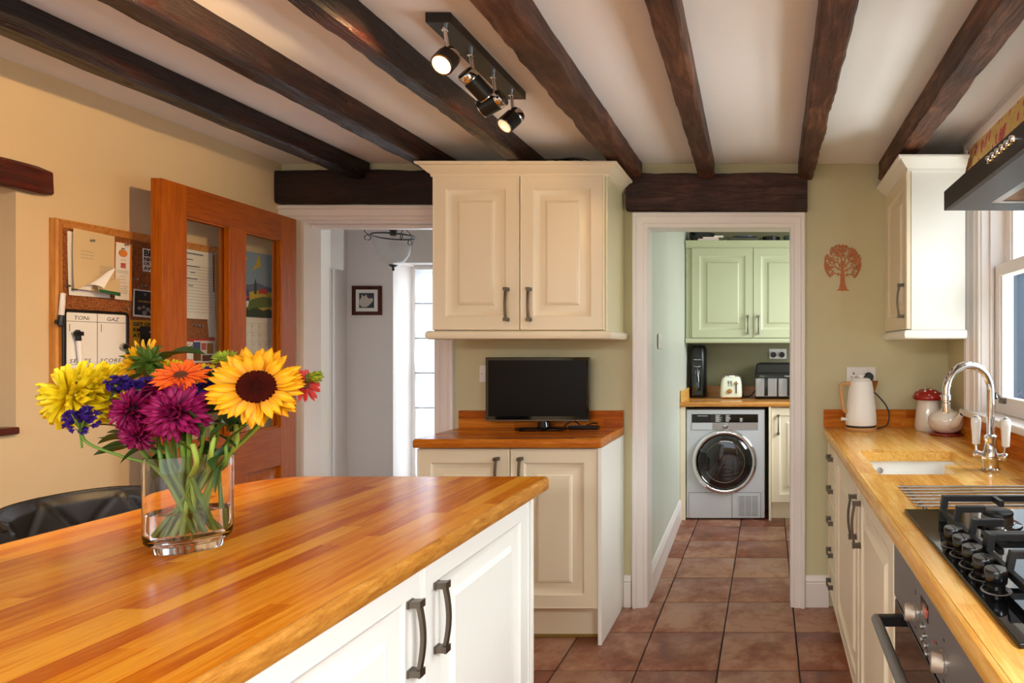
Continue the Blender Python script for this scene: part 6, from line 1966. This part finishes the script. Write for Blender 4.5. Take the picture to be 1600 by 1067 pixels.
o = tag(MB().loft([[(-0.19 + 0.10 * math.cos(a) * s_, 4.90 + 0.075 * math.sin(a) * s_, zc_ + z) for a in [2 * math.pi * k / 28 for k in range(28)]] for s_, z in ((0.7, 0.0255), (0.95, 0.032), (1.0, 0.044), (0.96, 0.044), (0.6, 0.034))]).build('foil_dish', M['hood_steel'], None, 40), 'oval silver dish resting on the oven tray', 'dish')
o = thing('cake_tin', 'dark low cake tin on the utility cabinet beside the oven tray', 'tin', (0.02, 4.90, zc_))
MB().lathe([(0.075, 0.0004), (0.085, 0.004), (0.090, 0.036), (0.093, 0.038), (0.088, 0.036), (0.080, 0.008), (0, 0.006)], (0.025, 4.91, zc_), 28, sx=0.8).build('tin_body', M['black'], o, 40)
o = thing('cake_tin', 'grey ribbed tin at the right end of the utility cabinet top', 'tin', (0.18, 4.92, zc_))
MB().lathe([(0.06, 0.0004), (0.072, 0.004), (0.074, 0.05), (0.070, 0.054), (0, 0.056)], (0.20, 4.92, zc_), 28).build('tin_body', plain('tin_green_grey', (84, 98, 90), 0.4, 0.3), o, 40)

# soda maker, toaster, air fryer, socket
zu = 0.8985
o = thing('drinks_maker', 'tall black fizzy drinks maker in the left corner of the utility worktop', 'drinks maker', (-0.578, 5.0, zu))
MB().loft([[(px_2, py_2, zu + z) for px_2, py_2 in rounded(-0.643 + i, -0.513 - i, 4.93 + i, 5.10 - i, (0.045,) * 4, 0, 6)] for i, z in ((0.004, 0.0005), (0.0, 0.006), (0.001, 0.40), (0.010, 0.425), (0.03, 0.432))]).build('case', M['black'], o, 50)
MB().box(-0.622, -0.536, 4.925, 4.931, zu + 0.02, zu + 0.30).build('bottle_bay', M['black_gloss'], o, bevel=0.002)
MB().lathe([(0.026, 0.06), (0.027, 0.17), (0.014, 0.20), (0.012, 0.24)], (-0.578, 4.912, zu), 20).build('bottle', M['drum_glass'], o, 40)
MB().tube([(-0.604, 4.925, zu + 0.262), (-0.59, 4.90, zu + 0.256), (-0.566, 4.90, zu + 0.256), (-0.552, 4.925, zu + 0.262)], 0.006, 8).build('bottle_clasp', M['steel'], o, 50)
MB().box(-0.596, -0.560, 4.915, 4.930, zu + 0.172, zu + 0.226).build('water_mark', M['steel'], o, bevel=0.003)
text('sodastream', 0.014, T((-0.578, 4.9285, zu + 0.31)) @ FACE_NY, o, M['white'], align='CENTER')

o = thing('toaster', 'pale cream toaster with brass knob on the utility worktop', 'toaster', (-0.297, 4.95, zu))
MB().loft([[(px_2, py_2, zu + z) for px_2, py_2 in rounded(-0.297 - hw, -0.297 + hw, 4.945 - hd_, 4.945 + hd_, (0.03,) * 4, 0, 6)] for hw, hd_, z in ((0.083, 0.12, 0.0125), (0.087, 0.125, 0.016), (0.088, 0.126, 0.05), (0.083, 0.122, 0.12), (0.074, 0.114, 0.162), (0.060, 0.10, 0.176), (0.045, 0.09, 0.178))]).build('body', M['toaster'], o, 50)
MB().box(-0.378, -0.216, 4.835, 5.06, zu + 0.0035, zu + 0.0122).build('base', M['brass'], o, bevel=0.003)
for x in (-0.36, -0.235):
    for y in (4.86, 5.03):
        MB().lathe([(0.008, 0.0003), (0.008, 0.0032)], (x, y, zu), 10).build('foot', M['black'], o)
MB().loft([[(px_2, py_2, zu + z) for px_2, py_2 in rounded(-0.35, -0.244, 4.86, 5.03, (0.01,) * 4, i, 3)] for i, z in ((0.0, 0.1782), (0.0, 0.186), (0.006, 0.189))]).build('slot_collar', M['chrome'], o, 40)
MB().lathe([(0.018, 0), (0.019, 0.008), (0.016, 0.014), (0, 0.0145)], (0, 0, 0), 20, mat=FACE_NY).xf(T((-0.307, 4.819, zu + 0.062))).build('browning_knob', M['brass'], o, 40)
MB().box(-0.258, -0.251, 4.815, 4.823, zu + 0.045, zu + 0.14).build('lever_slot', M['ink'], o)
MB().box(-0.270, -0.239, 4.803, 4.817, zu + 0.118, zu + 0.130).build('lever', M['brass'], o, bevel=0.003)
bt = MB()
for i in range(5):
    for jj in range(2):
        bt.box(-0.322 + jj * 0.020, -0.310 + jj * 0.020, 4.822, 4.8265, zu + 0.102 + i * 0.009, zu + 0.107 + i * 0.009)
tag(bt.build('button', M['black'], o), kind='stuff')
cord = tag(MB().tube(smooth_pts([(-0.215, 5.00, zu + 0.02), (-0.18, 4.99, zu + 0.004), (-0.14, 5.04, zu + 0.012), (-0.10, 5.09, zu + 0.06)], 5), 0.004, 8).build('mains_flex', M['black'], None, 60), 'black flex running from the toaster behind the air fryer', 'cable')

o = thing('air_fryer', 'black and steel double-drawer air fryer on the utility worktop', 'air fryer', (0.07, 4.95, zu))
AX0, AX1, AYf = -0.105, 0.255, 4.80
MB().loft([[(px_2, py_2, zu + z) for px_2, py_2 in rounded(AX0 + i, AX1 - i, AYf + k_, 5.10 - i, (0.03,) * 4, 0, 5)] for i, k_, z in ((0.006, 0.006, 0.0005), (0.0, 0.0, 0.010), (0.0, 0.0, 0.19), (0.002, 0.004, 0.205), (0.012, 0.040, 0.278), (0.03, 0.065, 0.288))]).build('housing', M['black'], o, 45)
MB().loft([[(AX0 + 0.016, AYf - 0.001 + 0.006, zu + 0.212), (AX1 - 0.016, AYf + 0.005, zu + 0.212), (AX1 - 0.022, AYf + 0.037, zu + 0.274), (AX0 + 0.022, AYf + 0.037, zu + 0.274)], [(AX0 + 0.016, AYf + 0.002, zu + 0.213), (AX1 - 0.016, AYf + 0.002, zu + 0.213), (AX1 - 0.022, AYf + 0.034, zu + 0.276), (AX0 + 0.022, AYf + 0.034, zu + 0.276)]]).build('touch_panel', M['drum_glass'], o)
for a, b2 in ((AX0 + 0.004, AX0 + 0.176), (AX0 + 0.184, AX1 - 0.004)):
    dd = MB().loft([[(px_2, py_2, zu + z) for px_2, py_2 in rounded(a, b2, AYf - 0.014, AYf - 0.001, (0.012, 0.012, 0.001, 0.001), 0, 5)] for z in (0.024, 0.165)]).build('drawer', M['fryer_steel'], o, 40)
    m_ = (a + b2) / 2
    hr = []
    for z, y in ((0.030, -0.018), (0.030, -0.045), (0.060, -0.052), (0.130, -0.052), (0.168, -0.045), (0.172, -0.012)):
        hr.append([(m_ - 0.014, AYf + y, zu + z), (m_ + 0.014, AYf + y, zu + z), (m_ + 0.014, AYf + y + 0.012, zu + z), (m_ - 0.014, AYf + y + 0.012, zu + z)])
    MB().loft(hr).build('handle', M['black'], dd, 50)
text('Dual', 0.016, T((AX0 + 0.045, AYf - 0.0015, zu + 0.178)) @ FACE_NY, o, M['bud_green'])
text('TOWER', 0.015, T((AX0 + 0.235, AYf - 0.0015, zu + 0.178)) @ FACE_NY, o, M['white'])

p = thing('double_socket', 'white double socket with two black plugs above the air fryer', 'socket', (0.086, 5.145, 1.22))
MB().box(0.010, 0.158, 5.1405, 5.1495, 1.215, 1.300).build('face_plate', M['white_plastic'], p, bevel=0.003)
for x in (0.047, 0.119):
    MB().box(x - 0.006, x + 0.006, 5.138, 5.1405, 1.278, 1.291).build('rocker', M['white_plastic'], p)
    q = tag(MB().lathe([(0.022, 0), (0.024, 0.004), (0.023, 0.020), (0.018, 0.026), (0, 0.027)], (0, 0, 0), 20, mat=FACE_NY).xf(T((x, 5.1402, 1.250))).build('mains_plug', M['black'], None, 40), 'black mains plug in the %s side of the utility socket' % ('left' if x < 0.1 else 'right'), 'plug')

p = thing('light_switch', 'white light switch on the pale green utility wall', 'switch', (-0.628, 3.47, 1.30))
mw = T((-0.6285, 3.47, 1.345)) @ Matrix.Rotation(R(1.3), 4, 'Z') @ FACE_PX
MB().box(-0.043, 0.043, -0.043, 0.043, 0, 0.009).xf(mw).build('face_plate', M['white_plastic'], p, bevel=0.003)
MB().box(-0.006, 0.006, -0.012, 0.012, 0.009, 0.012).xf(mw).build('rocker', M['white_plastic'], p, bevel=0.001)

# ------------------------------------------------------------------ hall: picture and lantern
p = thing('framed_picture', 'small square picture in red-brown frame on the white hall wall', 'picture', (-2.862, 4.295, 1.64))
PX, PZ = -2.862, 1.645
PRF = [(0, 0), (0, 0.014), (-0.006, 0.020), (-0.018, 0.018), (-0.026, 0.010), (-0.028, 0.006), (-0.028, 0)]
hp_ = 0.104
MB().sweep([(PX - hp_, PZ - hp_), (PX - hp_, PZ + hp_), (PX + hp_, PZ + hp_), (PX + hp_, PZ - hp_)], PRF, closed=True, to3=lambda x, z, h: (x, 4.2995 - h, z)).build('frame', M['walnut'], p, 30)
MB().box(PX - 0.08, PX + 0.08, 4.290, 4.298, PZ - 0.08, PZ + 0.08).build('mount', M['paper'], p)
MB().box(PX - 0.053, PX + 0.053, 4.288, 4.290, PZ - 0.053, PZ + 0.053).build('photograph', plain('dark_photo', (52, 52, 58), 0.4), p)
pig = [(-0.050, -0.03), (-0.03, -0.047), (0.0, -0.048), (0.022, -0.03), (0.040, -0.012), (0.048, 0.006), (0.040, 0.018), (0.018, 0.012), (0.006, 0.022), (-0.002, 0.044), (-0.016, 0.026), (-0.034, 0.042), (-0.036, 0.018), (-0.050, 0.006)]
MB().prism(pig, 0, 0.0006).xf(T((PX, 4.288, PZ)) @ FACE_NY).build('pale_animal', plain('photo_pale', (196, 184, 168), 0.5), p)

LX, LY, LZ = -2.305, 3.70, 1.990
l = thing('hanging_lantern', 'clear glass bell lantern on black chains hanging in the hall', 'lantern', (LX, LY, 1.80))
MB().lathe([(0.006, -0.178), (0.03, -0.172), (0.062, -0.150), (0.088, -0.110), (0.102, -0.06), (0.110, -0.02), (0.116, 0.0), (0.113, 0.0), (0.107, -0.02), (0.099, -0.06), (0.085, -0.109), (0.06, -0.148), (0.029, -0.169), (0.004, -0.174)], (LX, LY, LZ), 40, cap=False).build('glass_bell', M['bowl_glass'], l, 60)
rp = [(LX + 0.117 * math.cos(R(a)), LY + 0.117 * math.sin(R(a)), LZ + 0.002) for a in range(0, 361, 10)]
MB().tube(rp, 0.005, 8).build('rim', M['black'], l, 60)
MB().lathe([(0.0, -0.212), (0.006, -0.208), (0.008, -0.200), (0.005, -0.192), (0.012, -0.186), (0.024, -0.178), (0.026, -0.174), (0.0, -0.172)], (LX, LY, LZ), 18).build('finial', M['black'], l, 40)
MB().lathe([(0.016, 0.005), (0.018, 0.010), (0.018, 0.03), (0.022, 0.034), (0.022, 0.046), (0.008, 0.052), (0.006, 0.09)], (LX, LY, LZ), 20).build('lamp_holder', M['black'], l, 40)
MB().tube([(LX, LY, LZ + 0.09), (LX, LY, 2.399)], 0.004, 8).build('cable', M['black'], l)
MB().lathe([(0.010, 0.005), (0.012, -0.01), (0.024, -0.035), (0.029, -0.06), (0.022, -0.08), (0, -0.088)], (LX, LY, LZ), 20).build('bulb', M['bowl_glass'], l, 60)
for a0 in (200, 320, 80):
    d = Vector((math.cos(R(a0)), math.sin(R(a0)), 0))
    b0 = Vector((LX, LY, LZ)) + d * 0.119
    S = []
    for k in range(15):
        a = R(270 - k * 24)
        S.append(b0 + d * (0.016 + 0.016 * math.cos(a)) + Vector((0, 0, -0.014 + 0.016 * math.sin(a))))
    hk = MB().tube(S, 0.0026, 6)
    S2 = []
    for k in range(18):
        t = k / 17
        S2.append(b0 + d * (0.010 + 0.022 * math.sin(t * 4.2)) + Vector((0, 0, 0.004 + 0.058 * t)))
    hk.tube(S2, 0.0026, 6)
    e0 = S2[-1]
    hk.build('scroll_hook', M['black'], l, 60)
    e1 = Vector((LX, LY, 2.36)) + d * 0.02
    n_ = 16
    ch = MB()
    for i in range(n_):
        p0 = e0.lerp(e1, i / n_)
        p1 = e0.lerp(e1, (i + 1.25) / n_)
        dv = (p1 - p0)
        s_ = dv.cross(d if i % 2 else Vector((-d.y, d.x, 0))).normalized() * 0.005
        if s_.length < 1e-4: s_ = Vector((0.005, 0, 0))
        m_ = (p0 + p1) / 2
        ch.tube([p0, m_ + s_ - dv * 0.2, m_ + s_ + dv * 0.2, p1, m_ - s_ + dv * 0.2, m_ - s_ - dv * 0.2, p0], 0.0014, 5)
    ch.build('chain', M['black'], l, 60)
MB().lathe([(0.05, 2.384), (0.055, 2.390), (0.055, 2.3995)], (LX, LY, 0), 24).build('ceiling_rose', M['black'], l, 40)

set_texts()
